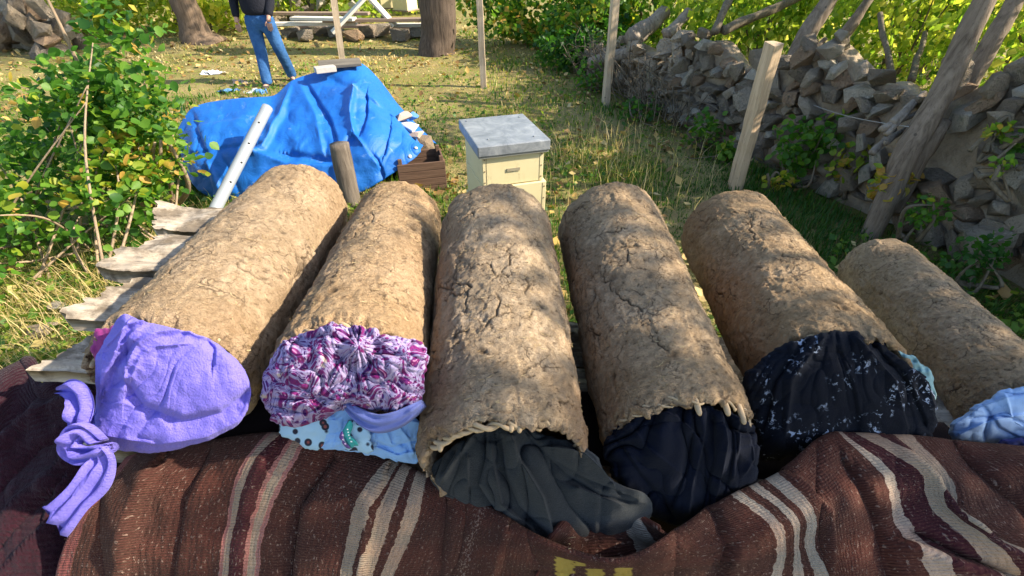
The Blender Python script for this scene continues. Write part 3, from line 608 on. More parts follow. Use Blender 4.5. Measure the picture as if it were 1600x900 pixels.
# --- grey fleece
GRY = fabric('grey_fleece', (.010, .012, .0135), (.018, .021, .023), 200, nap=.9, sheen=.35, bumpd=.002)
gf = folds([([(740, 690), (720, 720), (700, 750)], 9, .022), ([(760, 685), (760, 720), (750, 760), (770, 790)], 8, -.018), ([(800, 690), (815, 730), (845, 780), (860, 830)], 9, .026), ([(785, 690), (790, 740), (810, 790), (850, 830)], 8, -.020),
    ([(830, 690), (880, 740), (930, 775), (985, 785)], 10, -.018), ([(860, 705), (905, 715), (935, 740), (950, 760)], 9, .022), ([(870, 725), (910, 750), (960, 770)], 7, -.014), ([(770, 700), (775, 740), (785, 790), (830, 825)], 8, .018), ([(715, 710), (700, 740)], 6, -.014), ([(735, 720), (735, 760)], 6, .014), ([(900, 765), (960, 790)], 8, .014)])
tag(blob('grey_fleece', [(672, 738), (690, 712), (720, 690), (755, 670), (800, 664), (850, 678), (905, 696), (932, 714), (948, 742), (975, 760), (1008, 772), (1020, 795), (1000, 825), (950, 850), (905, 868), (860, 876), (815, 850), (770, 820), (725, 795), (685, 765)],
    (815, 765), .535, .25, .062, lambda x, y, r: 1.2*gf(x, y, r)+.034*(fan(x, y, 770, 560, 5.2, 260, 3, .5, 1)-.6)+.014*(puff(xyz(x/40, y/60, 2), 1, 7)-.5), GRY.m, nr=110, na=340, jag=1.5), 'charcoal grey fleece folded out of the third hive over the blanket', 'cloth')
# --- navy jersey
NAV = fabric('navy_jersey', (.002, .003, .008), (.004, .006, .014), 300, nap=.8, sheen=.1)
nf = folds([([(1010, 640), (1060, 660), (1090, 690)], 6, .014), ([(1100, 650), (1095, 700), (1080, 760), (1075, 800)], 6, .018), ([(1080, 690), (1070, 740), (1050, 790)], 6, -.016), ([(1125, 650), (1130, 700), (1120, 760), (1110, 800)], 5, .016), ([(1112, 660), (1112, 720), (1098, 790)], 5, -.014), ([(1150, 660), (1148, 700), (1140, 750)], 5, .014), ([(1138, 660), (1140, 710), (1130, 770)], 5, -.012), ([(1165, 680), (1172, 720), (1160, 740)], 5, .014), ([(960, 680), (1000, 740), (1050, 800)], 9, -.012), ([(980, 660), (1020, 710), (1060, 740)], 8, .010)])
tag(blob('navy_cloth', [(945, 700), (960, 672), (990, 648), (1030, 634), (1080, 630), (1130, 640), (1165, 655), (1182, 675), (1184, 715), (1180, 750), (1150, 778), (1110, 805), (1070, 822), (1030, 812), (990, 788), (960, 750)],
    (1065, 720), .595, .35, .07, lambda x, y, r: 1.0*nf(x, y, r)+.040*(fan(x, y, 1080, 560, 5.5, 170, 5, .5, 1)-.6)+.016*(puff(xyz(x/34, y/50, 2), 1, 17)-.5), NAV.m, nr=110, na=300), 'plain dark navy jersey cloth bunched under the row of rod ends', 'cloth')
# --- black with paint
SPL = fabric('paint_spattered_cloth', (.003, .004, .008), (.006, .008, .014), 300, nap=.5, sheen=.05); cc = SPL.co('UV')
big = SPL.noise(cc, 13, 3, .5); fine = SPL.noise(cc, 75, 4, .65, .8)
msk = SPL.math('MULTIPLY', SPL.ramp(big, [(.50, 0), (.62, 1)]), SPL.ramp(fine, [(.57, 0), (.61, 1)])); msk2 = SPL.ramp(SPL.noise(cc, 130, 2, .5), [(.76, 0), (.78, .8)])
SPL.col(SPL.mix(SPL.math('MAXIMUM', msk, msk2), SPL.b.inputs['Base Color'].links[0].from_socket, (.36, .42, .55)))
sf = folds([([(1290, 530), (1240, 600), (1230, 680)], 12, .012), ([(1340, 540), (1390, 600), (1410, 670)], 8, .016), ([(1365, 545), (1410, 600), (1440, 660)], 6, -.014), ([(1380, 545), (1440, 600), (1458, 650)], 6, .014), ([(1260, 540), (1215, 600), (1200, 660)], 7, -.012), ([(1310, 560), (1330, 620), (1340, 680)], 9, -.010)])
tag(blob('paint_spattered_cloth', [(1163, 590), (1190, 562), (1230, 538), (1280, 520), (1330, 520), (1375, 535), (1415, 565), (1445, 590), (1460, 620), (1462, 660), (1450, 690), (1400, 705), (1300, 712), (1230, 715), (1190, 715), (1180, 670), (1168, 625)],
    (1310, 615), .745, .3, .09, lambda x, y, r: 1.2*sf(x, y, r)+.022*(fan(x, y, 1300, 460, 4.5, 170, 6)-.6)+.010*(puff(xyz(x/50, y/60, 2), 2, 27)-.5), SPL.m, nr=110, na=300), 'black cloth spattered with pale paint filling the fifth hive', 'cloth')
TEA = fabric('teal_net', (.16, .28, .30), (.22, .36, .38), 200)
tag(blob('teal_cloth', [(1405, 550), (1430, 560), (1452, 580), (1460, 605), (1462, 625), (1440, 600), (1420, 575)], (1438, 585), .75, .2, .015, lambda x, y, r: .008*noise(xyz(x/6, y/6, 0), 2), TEA.m, nr=24, na=60), 'scrap of greenish teal cloth at the right edge of the spattered cloth', 'cloth')
bf2 = folds([([(1490, 665), (1530, 640), (1570, 625)], 6, .014), ([(1500, 680), (1545, 660), (1600, 650)], 6, .014), ([(1540, 640), (1560, 670), (1600, 690)], 5, -.012), ([(1570, 620), (1580, 660), (1620, 680)], 5, .012), ([(1520, 655), (1560, 650), (1610, 665)], 4, -.012)])
BL2 = fabric('sky_blue_cloth', (.26, .42, .70), (.34, .50, .78), 500, nap=.15)
tag(blob('sky_blue_cloth', [(1480, 678), (1495, 655), (1525, 635), (1560, 615), (1600, 604), (1650, 615), (1690, 640), (1700, 690), (1650, 712), (1590, 704), (1540, 692), (1500, 690)], (1580, 660), .80, .3, .05, lambda x, y, r: bf2(x, y, r)+.024*(fan(x, y, 1660, 590, 4.2, 120, 4, .6, 1)-.6)+.006*(puff(xyz(x/30, y/30, 0), 1, 4)-.5), BL2.m, nr=70, na=200), 'thin sky blue cloth bunched in the mouth of the rightmost hive', 'cloth')
tag(blob('dark_blue_cloth', [(1560, 690), (1590, 685), (1640, 680), (1660, 715), (1600, 722), (1570, 708)], (1605, 700), .755, .2, .02, lambda x, y, r: .006*noise(xyz(x/8, y/8, 0), 2), fabric('indigo_cloth', (.03, .04, .16), (.05, .06, .22), 400).m, nr=24, na=60), 'dark indigo cloth below the sky blue cloth at the right edge', 'cloth')

# ================================================================== BLANKETS
def loft(curves, nu, nt, K):
    """curves: [(u,[(px,py,z)...K])] -> grids"""
    U = np.array([c[0] for c in curves]); C = np.array([c[1] for c in curves], float)  # (n,K,3)
    rows = np.stack([cat(c, nt) for c in C])          # (n,nt,3)
    us = np.linspace(U[0], U[-1], nu)
    out = np.zeros((nu, nt, 3)); i = np.clip(np.searchsorted(U, us, 'right')-1, 0, len(U)-2); f = ((us-U[i])/(U[i+1]-U[i]))[:, None, None]
    m = len(U)
    def tang(k):
        k0 = np.clip(k-1, 0, m-1); k1 = np.clip(k+1, 0, m-1); return (rows[k1]-rows[k0])/(U[k1]-U[k0])[:, None, None]
    dU = (U[i+1]-U[i])[:, None, None]; h0 = 2*f**3-3*f**2+1; h1 = f**3-2*f**2+f; h2 = -2*f**3+3*f**2; h3 = f**3-f**2
    return us, rows[i]*h0+tang(i)*dU*h1+rows[i+1]*h2+tang(i+1)*dU*h3
def blanketcurve(u, pts, zedge, zb, back=(8, -26)):
    """edge point, then down the front; adds the roll behind the edge and the hanging part below the frame"""
    (x0, y0) = pts[0]; n = len(pts); r = []
    r.append((x0+back[0]*.5, y0+38, zedge-.13)); r.append((x0+2, y0+6, zedge-.03))
    for k, (x, y) in enumerate(pts):
        t = k/(n-1); r.append((x, y, zedge+(zb-zedge)*t**1.5))
    x, y = pts[-1]; r.append((x+(x-pts[-2][0])*.6, y+110, zb-.16)); r.append((x+(x-pts[-2][0])*.8, y+230, zb-.42))
    return (u, r)
KC = [(0, [(200, 722), (135, 790), (110, 840), (95, 905)], .90, .66), (.10, [(300, 700), (235, 760), (207, 830), (197, 905)], .93, .68), (.22, [(412, 684), (372, 745), (350, 820), (342, 905)], .945, .70),
 (.29, [(475, 690), (440, 750), (412, 820), (400, 905)], .94, .70), (.42, [(604, 722), (562, 780), (546, 840), (535, 905)], .90, .69), (.50, [(662, 748), (650, 800), (632, 850), (610, 905)], .90, .70),
 (.62, [(760, 795), (745, 830), (735, 865), (728, 905)], .885, .72), (.75, [(850, 846), (846, 862), (843, 882), (840, 905)], .875, .75), (.86, [(962, 876), (964, 885), (966, 893), (968, 905)], .865, .77),
 (.95, [(1050, 838), (1062, 858), (1070, 880), (1074, 905)], .87, .76), (1.02, [(1140, 783), (1188, 822), (1202, 862), (1190, 905)], .885, .75), (1.10, [(1212, 748), (1262, 800), (1266, 850), (1285, 905)], .90, .75),
 (1.22, [(1292, 688), (1335, 760), (1352, 830), (1365, 905)], .91, .75), (1.30, [(1340, 683), (1426, 738), (1452, 800), (1545, 895)], .91, .77), (1.38, [(1430, 687), (1484, 745), (1506, 815), (1640, 890)], .90, .77),
 (1.5, [(1520, 697), (1590, 750), (1640, 820), (1740, 880)], .88, .75), (1.62, [(1620, 706), (1700, 760), (1750, 820), (1830, 880)], .86, .72), (1.74, [(1740, 715), (1820, 770), (1850, 820), (1900, 880)], .83, .68)]
kcur = [blanketcurve(*c) for c in KC]
KIL = M('kilim_wool', .97, .05); c = KIL.co('UV')
def kilimcol(m, c):
    sx = m.n.new('ShaderNodeSeparateXYZ'); m.L(c, sx.inputs[0]); uu = sx.outputs[0]; vv = sx.outputs[1]
    wob = m.noise(c, 55, 3, .6); u2 = m.math('ADD', uu, m.math('MULTIPLY', m.math('SUBTRACT', wob, .5), .008)); u3 = m.math('DIVIDE', u2, 1.8)
    br = (.048, .020, .0165); mr = (.040, .013, .017); cr = (.27, .215, .155); pk = (.25, .12, .105); rd = (.13, .045, .045); gr = (.28, .24, .19)
    st = [(0, rd), (.018, br), (.222, pk), (.228, cr), (.246, mr), (.262, pk), (.268, cr), (.286, pk), (.292, br), (.42, cr), (.438, br), (.450, cr), (.467, br), (.482, cr), (.501, br),
          (1.02, gr), (1.038, br), (1.048, gr), (1.066, br), (1.082, gr), (1.099, br), (1.255, gr), (1.272, mr), (1.30, cr), (1.326, mr), (1.349, cr), (1.378, br)]
    k = m.ramp(u3, [(p/1.8, q) for p, q in st], 'CONSTANT')
    k = m.mix(m.ramp(m.noise(c, 7, 3), [(.4, 0), (.65, .5)]), k, m.mix(1, k, (1.9, 1.3, 1.1), 'MULTIPLY'))
    mp = m.n.new('ShaderNodeMapping'); mp.inputs['Scale'].default_value = (290, 90, 1); m.L(c, mp.inputs[0])
    mp.inputs['Rotation'].default_value = (0, 0, .12)
    fl = m.noise(mp.outputs[0], 1, 2, .6, .4); dens = m.noise(c, 5, 2)
    lineu = m.math('MULTIPLY', m.ramp(m.math('ABSOLUTE', m.math('SUBTRACT', uu, .615)), [(.006, 1), (.011, 0)]), .10)
    flm = m.ramp(m.math('ADD', m.math('ADD', fl, m.math('MULTIPLY', dens, .10)), lineu), [(.665, 0), (.73, 1)])
    k = m.mix(m.math('MULTIPLY', flm, .6), k, (.27, .19, .15))
    fl2 = m.noise(mp.outputs[0], 1.7, 2, .6, .3); k = m.mix(m.ramp(fl2, [(.32, .6), (.42, 0)]), k, m.mix(1, k, (.4, .35, .38), 'MULTIPLY'))
    k = m.mix(m.ramp(m.noise(c, 420, 2, .6), [(.55, 0), (.70, .5)]), k, (.16, .085, .06))
    k = m.mix(m.attr('yel'), k, (.38, .28, .06))
    m.col(k)
    wv = m.wave(c, 52, 1.6, 2, 'Y'); wu = m.wave(c, 40, 1.4, 2, 'X')
    m.bump(m.noise(c, 22, 4, .6), .006, .6); m.bump(m.math('ADD', m.math('MULTIPLY', wv, 1.5), wu), .0014, .7); m.bump(fl, .003, .9); m.bump(m.noise(c, 500, 2), .001, .7)
    m.b.inputs['Sheen Weight'].default_value = .08; m.b.inputs['Sheen Roughness'].default_value = .5; m.b.inputs['Sheen Tint'].default_value = (1, .7, .5, 1)
kilimcol(KIL, c)
us, G = loft(kcur, 620, 190, 8)
PX, PY, PZ = G[..., 0], G[..., 1], G[..., 2]
bf3 = folds([([(250, 735), (215, 800), (200, 900)], 26, .022), ([(330, 700), (290, 780), (270, 900)], 22, -.012), ([(520, 715), (470, 790), (455, 900)], 20, -.020), ([(430, 700), (395, 780), (375, 900)], 22, .014), ([(600, 745), (580, 800), (570, 900)], 26, .016), ([(700, 790), (690, 900)], 22, -.010),
    ([(790, 830), (770, 900)], 22, .010), ([(1120, 800), (1140, 850), (1120, 910)], 24, -.016), ([(1235, 750), (1290, 800), (1290, 900)], 20, .018), ([(1330, 730), (1370, 800), (1400, 900)], 22, -.016), ([(1390, 690), (1450, 745), (1475, 800), (1540, 850), (1620, 880)], 18, .024), ([(1420, 850), (1480, 875), (1560, 900)], 14, .020), ([(1440, 830), (1500, 865), (1600, 900)], 10, -.018), ([(1500, 700), (1550, 760), (1600, 800)], 20, -.016), ([(1580, 720), (1620, 780)], 22, .02)])
inside = np.clip((PY-660)/60, 0, 1)
h = 1.5*bf3(PX, PY, 0)+.008*fbm(xyz(PX/60, PY/90, 0), 3, 5)+.016*(puff(xyz(PX/110, PY/260, 1), 1, 6)-.5)
V = at_z(PX, PY, PZ)+np.array([0, -.5, .85])*(h*inside)[..., None]
vv = np.linspace(0, 1, G.shape[1])[None]*.75*np.ones((len(us), 1)); uu = us[:, None]*np.ones((1, G.shape[1]))
yel = np.zeros(PX.shape)
for (x0, y0, x1, y1) in ((868, 865, 897, 915), (897, 872, 917, 880), (918, 884, 943, 915), (960, 882, 985, 915)):
    yel = np.maximum(yel, ((PX > x0+2*np.sin(PY*.9)) & (PX < x1+2*np.sin(PY*.7)) & (PY > y0+(PX-x0)*.25*(x0 < 900)) & (PY < y1)).astype(float))
kil = empty('kilim_blanket', tuple(at_z(800, 900, .6))); tag(kil, 'brown woven wool kilim with cream stripes draped across the front', 'blanket')
kb = mobj('woven_cloth', V.reshape(-1, 3), gridfaces(*PX.shape), KIL.m, uv=np.stack([uu, vv], -1).reshape(-1, 2), attrs={'yel': yel}); kid(kb, kil)
sd = kb.modifiers.new('s', 'SOLIDIFY'); sd.thickness = .006; sd.offset = -1
# folded lobe behind the dip
lc = [(0, [(835, 875), (850, 862), (880, 880), (880, 905)]), (.2, [(868, 830), (880, 845), (890, 880), (890, 920)]), (.4, [(900, 800), (905, 830), (910, 870), (910, 920)]), (.6, [(935, 784), (945, 820), (950, 870), (950, 920)]), (.8, [(972, 790), (990, 830), (1010, 860), (1015, 920)]), (.9, [(1000, 808), (1020, 838), (1045, 860), (1060, 900)]), (1.0, [(1030, 825), (1050, 840), (1070, 860), (1090, 900)])]
lcu = [(.955+.095*a_, [(p[0][0], p[0][1]+25, .83), (p[0][0], p[0][1]+4, .875-.07*(a_ < .1))]+[(q[0], q[1], .895-.04*i-.07*(a_ < .1)) for i, q in enumerate(p)]) for a_, p in lc]
us2, G2 = loft(lcu, 160, 60, 6); h2 = .012*noise(xyz(G2[..., 0]/40, G2[..., 1]/60, 0), 4)+.012*linefold(G2[..., 0], G2[..., 1], [(985, 795), (1010, 840)], 8)
V2 = at_z(G2[..., 0], G2[..., 1], G2[..., 2]-.035)+np.array([0, -.5, .85])*h2[..., None]
uv2 = np.stack([us2[:, None]*np.ones((1, 60)), np.linspace(.3, .6, 60)[None]*np.ones((160, 1))], -1).reshape(-1, 2)
o = kid(mobj('inner_fold', V2.reshape(-1, 3), gridfaces(160, 60), KIL.m, uv=uv2), kil); sd = o.modifiers.new('s', 'SOLIDIFY'); sd.thickness = .006
# wool fuzz
def fuzz(V, mat, parent, n, seed, ln=.007):
    rg = np.random.default_rng(seed); A = V.reshape(V.shape[0], V.shape[1], 3); i = rg.integers(1, A.shape[0]-2, n); j = rg.integers(3, int(A.shape[1]*.78), n)
    P = A[i, j]; d = rg.normal(size=(n, 3))*.8+np.array([0, -.4, .8]); d /= np.linalg.norm(d, axis=1)[:, None]; l = rg.uniform(.3, 1, n)[:, None]*ln
    s_ = np.cross(d, rg.normal(size=(n, 3))); s_ /= np.linalg.norm(s_, axis=1)[:, None]; s_ *= .00022
    m_ = P+d*l*.6+rg.normal(size=(n, 3))*.0012; t_ = m_+d*l*.3+rg.normal(size=(n, 3))*.003
    VV = np.stack([P-s_, P+s_, m_+s_, m_-s_, t_], 1).reshape(-1, 3); o_ = (np.arange(n)*5)[:, None]
    o = kid(mobj('wool_fuzz', VV, [np.array([[0, 1, 2, 3]])+o_, np.array([[3, 2, 4]])+o_], mat, attrs={'shade': np.repeat(rg.uniform(0, 1, n), 5)}), parent); tag(o, kind='stuff')
FUZ = leafmat('wool_fibre', [(0, (.10, .035, .03)), (.6, (.22, .10, .07)), (.85, (.45, .34, .26)), (1, (.6, .5, .4))], .3, 1.1)
fuzz(V, FUZ, kil, 30000, 3)
# dark maroon blanket on the left
MAR = fabric('maroon_knit', (.017, .004, .007), (.027, .006, .012), 130, var=8, nap=.8, sheen=.3, bumpd=.004)
DC = [(0, [(-90, 640), (-90, 720), (-90, 800), (-90, 905)], .86, .62), (.12, [(0, 588), (-20, 680), (-30, 790), (-30, 905)], .90, .66), (.2, [(45, 566), (20, 640), (10, 780), (5, 905)], .91, .67), (.26, [(62, 606), (50, 660), (40, 780), (40, 905)], .89, .67), (.34, [(100, 590), (90, 650), (80, 780), (70, 905)], .90, .66), (.42, [(150, 592), (130, 660), (110, 780), (100, 905)], .89, .64), (.52, [(215, 640), (190, 700), (160, 790), (150, 905)], .85, .60), (.62, [(330, 690), (290, 740), (240, 800), (220, 905)], .84, .58)]
MAR.bump(MAR.noise(MAR.co('UV'), 95, 4, .7), .008, .9); MAR.bump(MAR.wave(MAR.co('UV'), 38, 2.5, 2, 'Y'), .003, .6)
us4, G4 = loft([blanketcurve(*c) for c in DC], 220, 150, 8)
df = folds([([(0, 690), (60, 640), (140, 610)], 16, .022), ([(0, 760), (60, 700), (130, 660)], 13, -.022), ([(-20, 830), (60, 760), (120, 700)], 16, .024), ([(0, 850), (80, 770)], 10, -.02), ([(0, 900), (70, 830), (100, 760)], 14, .02), ([(30, 560), (60, 620), (10, 680)], 12, -.015)])
h4 = .65*df(G4[..., 0], G4[..., 1], 0)+.008*fbm(xyz(G4[..., 0]/40, G4[..., 1]/40, 0), 3, 9)
V4 = at_z(G4[..., 0], G4[..., 1], G4[..., 2]-.02)+np.array([0, -.5, .85])*h4[..., None]
mb = tag(empty('maroon_blanket', tuple(at_z(60, 800, .6))), 'plain dark maroon knitted blanket heaped at the left edge', 'blanket')
o = kid(mobj('knitted_cloth', V4.reshape(-1, 3), gridfaces(220, 150), MAR.m, uv=np.stack([us4[:, None]*np.ones((1, 150)), np.linspace(0, .7, 150)[None]*np.ones((220, 1))], -1).reshape(-1, 2)), mb)
sd = o.modifiers.new('s', 'SOLIDIFY'); sd.thickness = .008; sd.offset = -1
fuzz(V4, FUZ, mb, 5000, 5, .006)
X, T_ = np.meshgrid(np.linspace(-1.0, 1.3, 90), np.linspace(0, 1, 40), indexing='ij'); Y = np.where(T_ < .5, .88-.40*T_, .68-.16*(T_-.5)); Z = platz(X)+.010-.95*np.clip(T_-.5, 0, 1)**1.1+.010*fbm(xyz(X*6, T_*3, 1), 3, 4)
o = tag(mobj('gap_shade_sheet', xyz(X, Y, Z).reshape(-1, 3), gridfaces(90, 40), fabric('gap_shade', (.012, .007, .007), (.02, .012, .012), 200, sheen=.05).m, uv=xyz(X, Y, 0)[..., :2].reshape(-1, 2)), 'added dark sheet standing in for shade beneath the cloth bundles', 'cloth')  # added sheet, its dark colour stands in for shade in the gap
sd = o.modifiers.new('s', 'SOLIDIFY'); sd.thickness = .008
# straws on the kilim
for k, (x, y, l, a) in enumerate([(886, 858, 40, 1.2), (893, 840, 30, 1.0), (890, 850, 18, 1.9)]):
    g = Geo(); p = at_z(x, y, .87); d = np.array([math.cos(a), -.3, math.sin(a)])*l/2600; g.tube([p-d, p, p+d*1.1], [.0006, .0008, .0005], 5, a=.8); tag(g.build('straw_stalk', STRAW), ['long pale straw caught on the inner blanket fold', 'upright pale straw beside the blanket dip', 'shortest straw on the inner blanket fold'][k], 'straw')

# ================================================================== LANGSTROTH HIVE
m_ = M('cream_paint', .6, .25); c = m_.co('Object'); n_ = m_.noise(c, 5, 6, .7); k = m_.mix(n_, (.60, .50, .27), (.68, .60, .36)); k = m_.mix(m_.ramp(m_.noise(m_.co('Object', (1, 1, .3)), 16, 5, .75), [(.58, 0), (.72, .5)]), k, (.30, .23, .12)); m_.col(k); m_.bump(n_, .003, .5); WAX = m_.m; m_ = M('lid_metal', .45, .4); c = m_.co('Object'); n_ = m_.noise(c, 9, 5, .7, .8)
m_.col(m_.ramp(n_, [(.3, (.16, .175, .19)), (.55, (.27, .285, .30)), (.75, (.40, .41, .41))])); m_.b.inputs['Metallic'].default_value = .25; m_.bump(n_, .004, .5); LIDM = m_.m
RZ = rad(17); cx, cy = -.064, 3.07
bh = tag(empty('box_beehive', (cx, cy, 0), RZ), 'cream wooden box beehive with grey metal lid standing in the grass', 'beehive')
NAILM = simple('rusty_nail', (.16, .08, .04), .7); JOINTM = simple('joint_gap', (.16, .12, .06), .9)
def hivebox(z0, z1, wx, wy, dx=0, dy=0):
    b = boxm('hive_box', (dx, dy, (z0+z1)/2), (wx, wy, z1-z0), WAX, bh, bev=.004)
    for sx in (-1, 1):
        for q in (-.36, 0, .36):
            gg = Geo(); gg.tube([(sx*(wx/2-.014), -wy/2-.0005, q*(z1-z0)), (sx*(wx/2-.014), -wy/2-.003, q*(z1-z0))], .004, 8); gg.build('nail', NAILM, b)
        gg = Geo(); gg.box((sx*(wx/2-.026), -wy/2-.0008, 0), (.0022, .0014, z1-z0-.012)); gg.build('joint_line', JOINTM, b, smooth=False)
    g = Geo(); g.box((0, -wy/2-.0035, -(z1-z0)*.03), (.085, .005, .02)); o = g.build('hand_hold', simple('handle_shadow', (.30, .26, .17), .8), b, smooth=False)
    return b
hivebox(.565, .775, .405, .50, 0, 0); hivebox(.33, .56, .425, .52, .01, -.005); hivebox(.10, .325, .43, .52, 0, 0)
for q in (-.17, .17): boxm('stand_block', (q, 0, .05), (.07, .44, .095), WEATHY, bh)
ld = boxm('lid', (0, 0, .808), (.467, .56, .066), LIDM, bh, bev=.006)
boxm('lid_rim', (0, 0, .767), (.452, .545, .012), simple('lid_wood', (.25, .24, .2), .8), bh, bev=.002)
for (q, r_) in ((-.19, .22), (.18, .2), (-.14, -.17), (.15, -.2)):
    g = Geo(); g.tube([(q, r_, .843), (q, r_, .8455)], .006, 8); g.build('nail', LIDM, bh)

# ================================================================== TARP PILE
TARP = M('blue_tarp', .55, .35); c = TARP.co('UV'); n_ = TARP.noise(c, 4, 4, .6)
k = TARP.mix(n_, (.006, .090, .38), (.011, .145, .52)); dust = TARP.ramp(TARP.noise(c, 14, 6, .7, .5), [(.60, 0), (.75, .35)]); k = TARP.mix(dust, k, (.35, .5, .65)); TARP.col(k)
TARP.bump(TARP.noise(c, 9, 6, .65, 1.2), 0.03, .4); wv = TARP.math('ADD', TARP.wave(c, 90, .5, 1, 'X'), TARP.wave(c, 90, .5, 1, 'Y')); TARP.bump(wv, .001, .25); TARP.bump(TARP.vor(c, 16), .008, .2)
TC = [((276, 205), (284, 250), 4.15, 4.3), ((300, 169), (312, 298), 3.85, 4.4), ((345, 158), (358, 316), 3.75, 4.45), ((390, 154), (402, 322), 3.7, 4.45), ((428, 149), (440, 324), 3.7, 4.5), ((456, 126), (480, 322), 3.7, 4.6), ((495, 112), (522, 318), 3.72, 4.7), ((530, 100), (552, 305), 3.75, 4.75), ((556, 97), (580, 293), 3.8, 4.8), ((580, 118), (602, 279), 3.85, 4.75), ((605, 158), (625, 264), 3.92, 4.6), ((632, 195), (645, 250), 4.0, 4.4), ((658, 232), (658, 238), 4.1, 4.15)]
nt = 110; ns = 300; rows = []
for (top, bot, yb, yt) in TC:
    t = np.linspace(0, 1, 70)[:, None]; b3 = np.array([bot[0], bot[1], yb]); t3 = np.array([top[0], top[1], yt])
    q = b3+(t3-b3)*t; q[:, 2] = yb+(yt+.40*(yt-4.1)/.7-yb)*t[:, 0]**1.9
    Pw = at_y(q[:, 0], q[:, 1], q[:, 2]); tp = Pw[-1]
    s_ = np.linspace(0, 1, 41)[1:, None]; bk = tp+np.array([.02, 1.0, 0])*s_*.9+np.array([0, 0, -1])*(tp[2])*(s_**1.6)
    rows.append(np.concatenate([Pw, bk]))
rows = np.stack(rows); A = np.stack([cat(rows[:, j], ns) for j in range(rows.shape[1])], 1)
PXt = 800+FOC*A[..., 0]/((A-CC)@CF); PYt = 450-FOC*((A-CC)@CU)/((A-CC)@CF)
tf = folds([([(455, 135), (440, 180), (415, 230), (400, 238)], 9, .07), ([(455, 240), (520, 250), (545, 215)], 12, -.05), ([(400, 236), (450, 255), (520, 258)], 9, .06), ([(478, 128), (510, 180), (525, 215)], 6, -.05), ([(470, 130), (495, 180), (505, 230)], 9, .04), ([(560, 140), (548, 175), (555, 210), (590, 255)], 7, .07), ([(575, 150), (570, 185), (565, 205)], 6, -.05), ([(560, 140), (600, 165), (655, 228)], 8, .05), ([(555, 215), (590, 250), (600, 275)], 6, -.05), ([(460, 130), (500, 135), (560, 138)], 9, .035),
    ([(300, 200), (360, 190), (420, 185)], 12, .04), ([(300, 240), (350, 230), (400, 225)], 10, -.04), ([(330, 260), (350, 300)], 12, .05), ([(300, 175), (320, 240), (335, 300)], 10, -.04), ([(530, 105), (580, 125), (600, 150)], 9, .035), ([(500, 112), (570, 150), (610, 180)], 10, -.03), ([(610, 200), (600, 240)], 7, -.04)])
front = (np.arange(A.shape[1]) < 70)[None]*1.
h = (tf(PXt, PYt, 0)+.03*fbm(xyz(A[..., 0]*3.5, A[..., 1]*3.5, A[..., 2]*3.5), 3, 5)+.05*(puff(A*2.0+.5*noise(A*3, 3)[..., None], 2, 3)-.55))*np.minimum(1, np.minimum(np.abs(np.arange(A.shape[1])-69)/10., 1)+.12*0)
V = A+np.array([0, -.72, .5])*h[..., None]
tp_ = tag(mobj('blue_tarp', V.reshape(-1, 3), gridfaces(ns, A.shape[1]), TARP.m, uv=np.stack([A[..., 0]*.7, A[..., 2]*.7+A[..., 1]*.3], -1).reshape(-1, 2)), 'crumpled bright blue tarpaulin covering a pile behind the clay hives', 'tarpaulin')
sd = tp_.modifiers.new('s', 'SOLIDIFY'); sd.thickness = .004; sd.offset = -1
EYE = simple('eyelet_metal', (.45, .45, .42), .35)
for i_, j_ in ((60, 4), (100, 4), (140, 4), (270, 8), (287, 26), (291, 44)):
    c_ = V[i_, j_]; n_ = np.cross(V[min(i_+2, ns-1), j_]-V[i_-2, j_], V[i_, j_+2]-V[i_, j_-2]); n_ /= np.linalg.norm(n_); n_ = n_ if n_[1] < 0 else -n_
    g = Geo(); g.tube([c_+n_*.002, c_+n_*.008], .016, 12); g.build('eyelet', EYE, tp_)
# pipe
PVC = simple('white_plastic', (.25, .275, .30), .5, .12, 8, .001, .5)
pp = tag(empty('plastic_pipe', tuple(at_y(338, 322, 3.28))), 'long white plastic pipe with small holes leaning on the blue tarp', 'pipe')
p0, p1 = at_y(332, 335, 3.20), at_y(418, 168, 4.10)
g = Geo(); ts = np.linspace(0, 1, 20)[:, None]; g.tube(p0+(p1-p0)*ts, .044, 24); kid(g.build('tube', PVC), pp)
dirp = (p1-p0)/np.linalg.norm(p1-p0); view = (CC-(p0+p1)/2); view -= view@dirp*dirp; view /= np.linalg.norm(view)
HOL = simple('pipe_hole', (.03, .03, .03), .9)
for t_, sx in ((.27, .2), (.62, .0), (.82, -.1), (.45, .3)):
    c_ = p0+(p1-p0)*t_; sd_ = np.cross(dirp, view); nrm = view*math.cos(sx)+sd_*math.sin(sx)
    g = Geo(); g.tube([c_+nrm*.0425, c_+nrm*.0450], .009, 12); kid(g.build('hole', HOL), pp)
# wood block in front, plank and brick on top, crate at right
g = Geo(); q = at_y(532, 330, 3.62); zt = at_y(530, 222, 3.66)[2]
qa, qb = at_y(547, 305, 3.62), at_y(531, 224, 3.66); zz = np.linspace(-.3, 1, 14)[:, None]; g.tube(qa+(qb-qa)*zz, .078, 14, rough=.14, seed=4)
tag(g.build('wooden_post', wood('grey_log', (.07, .055, .042), (.17, .14, .11), (.04, .03, .025), 'z')), 'short grey cracked wooden post standing against the blue tarp', 'post')
tag(boxm('dark_board', tuple(at_y(531, 99, 5.02)), (.40, .16, .03), wood('dark_board', (.08, .07, .055), (.17, .15, .12), axis='x'), rz=.35, rx=.15), 'dark grey board lying on top of the blue tarp', 'board')
tag(boxm('pale_brick', tuple(at_y(508, 108, 4.86)), (.19, .10, .05), simple('pale_stone', (.42, .38, .33), .9), rz=.55), 'pale brick weighing down the top of the blue tarp', 'brick')
cr = tag(empty('wooden_crate', (-.84, 4.10, -.05), .25), 'reddish wooden crate showing under the right corner of the tarp', 'crate')
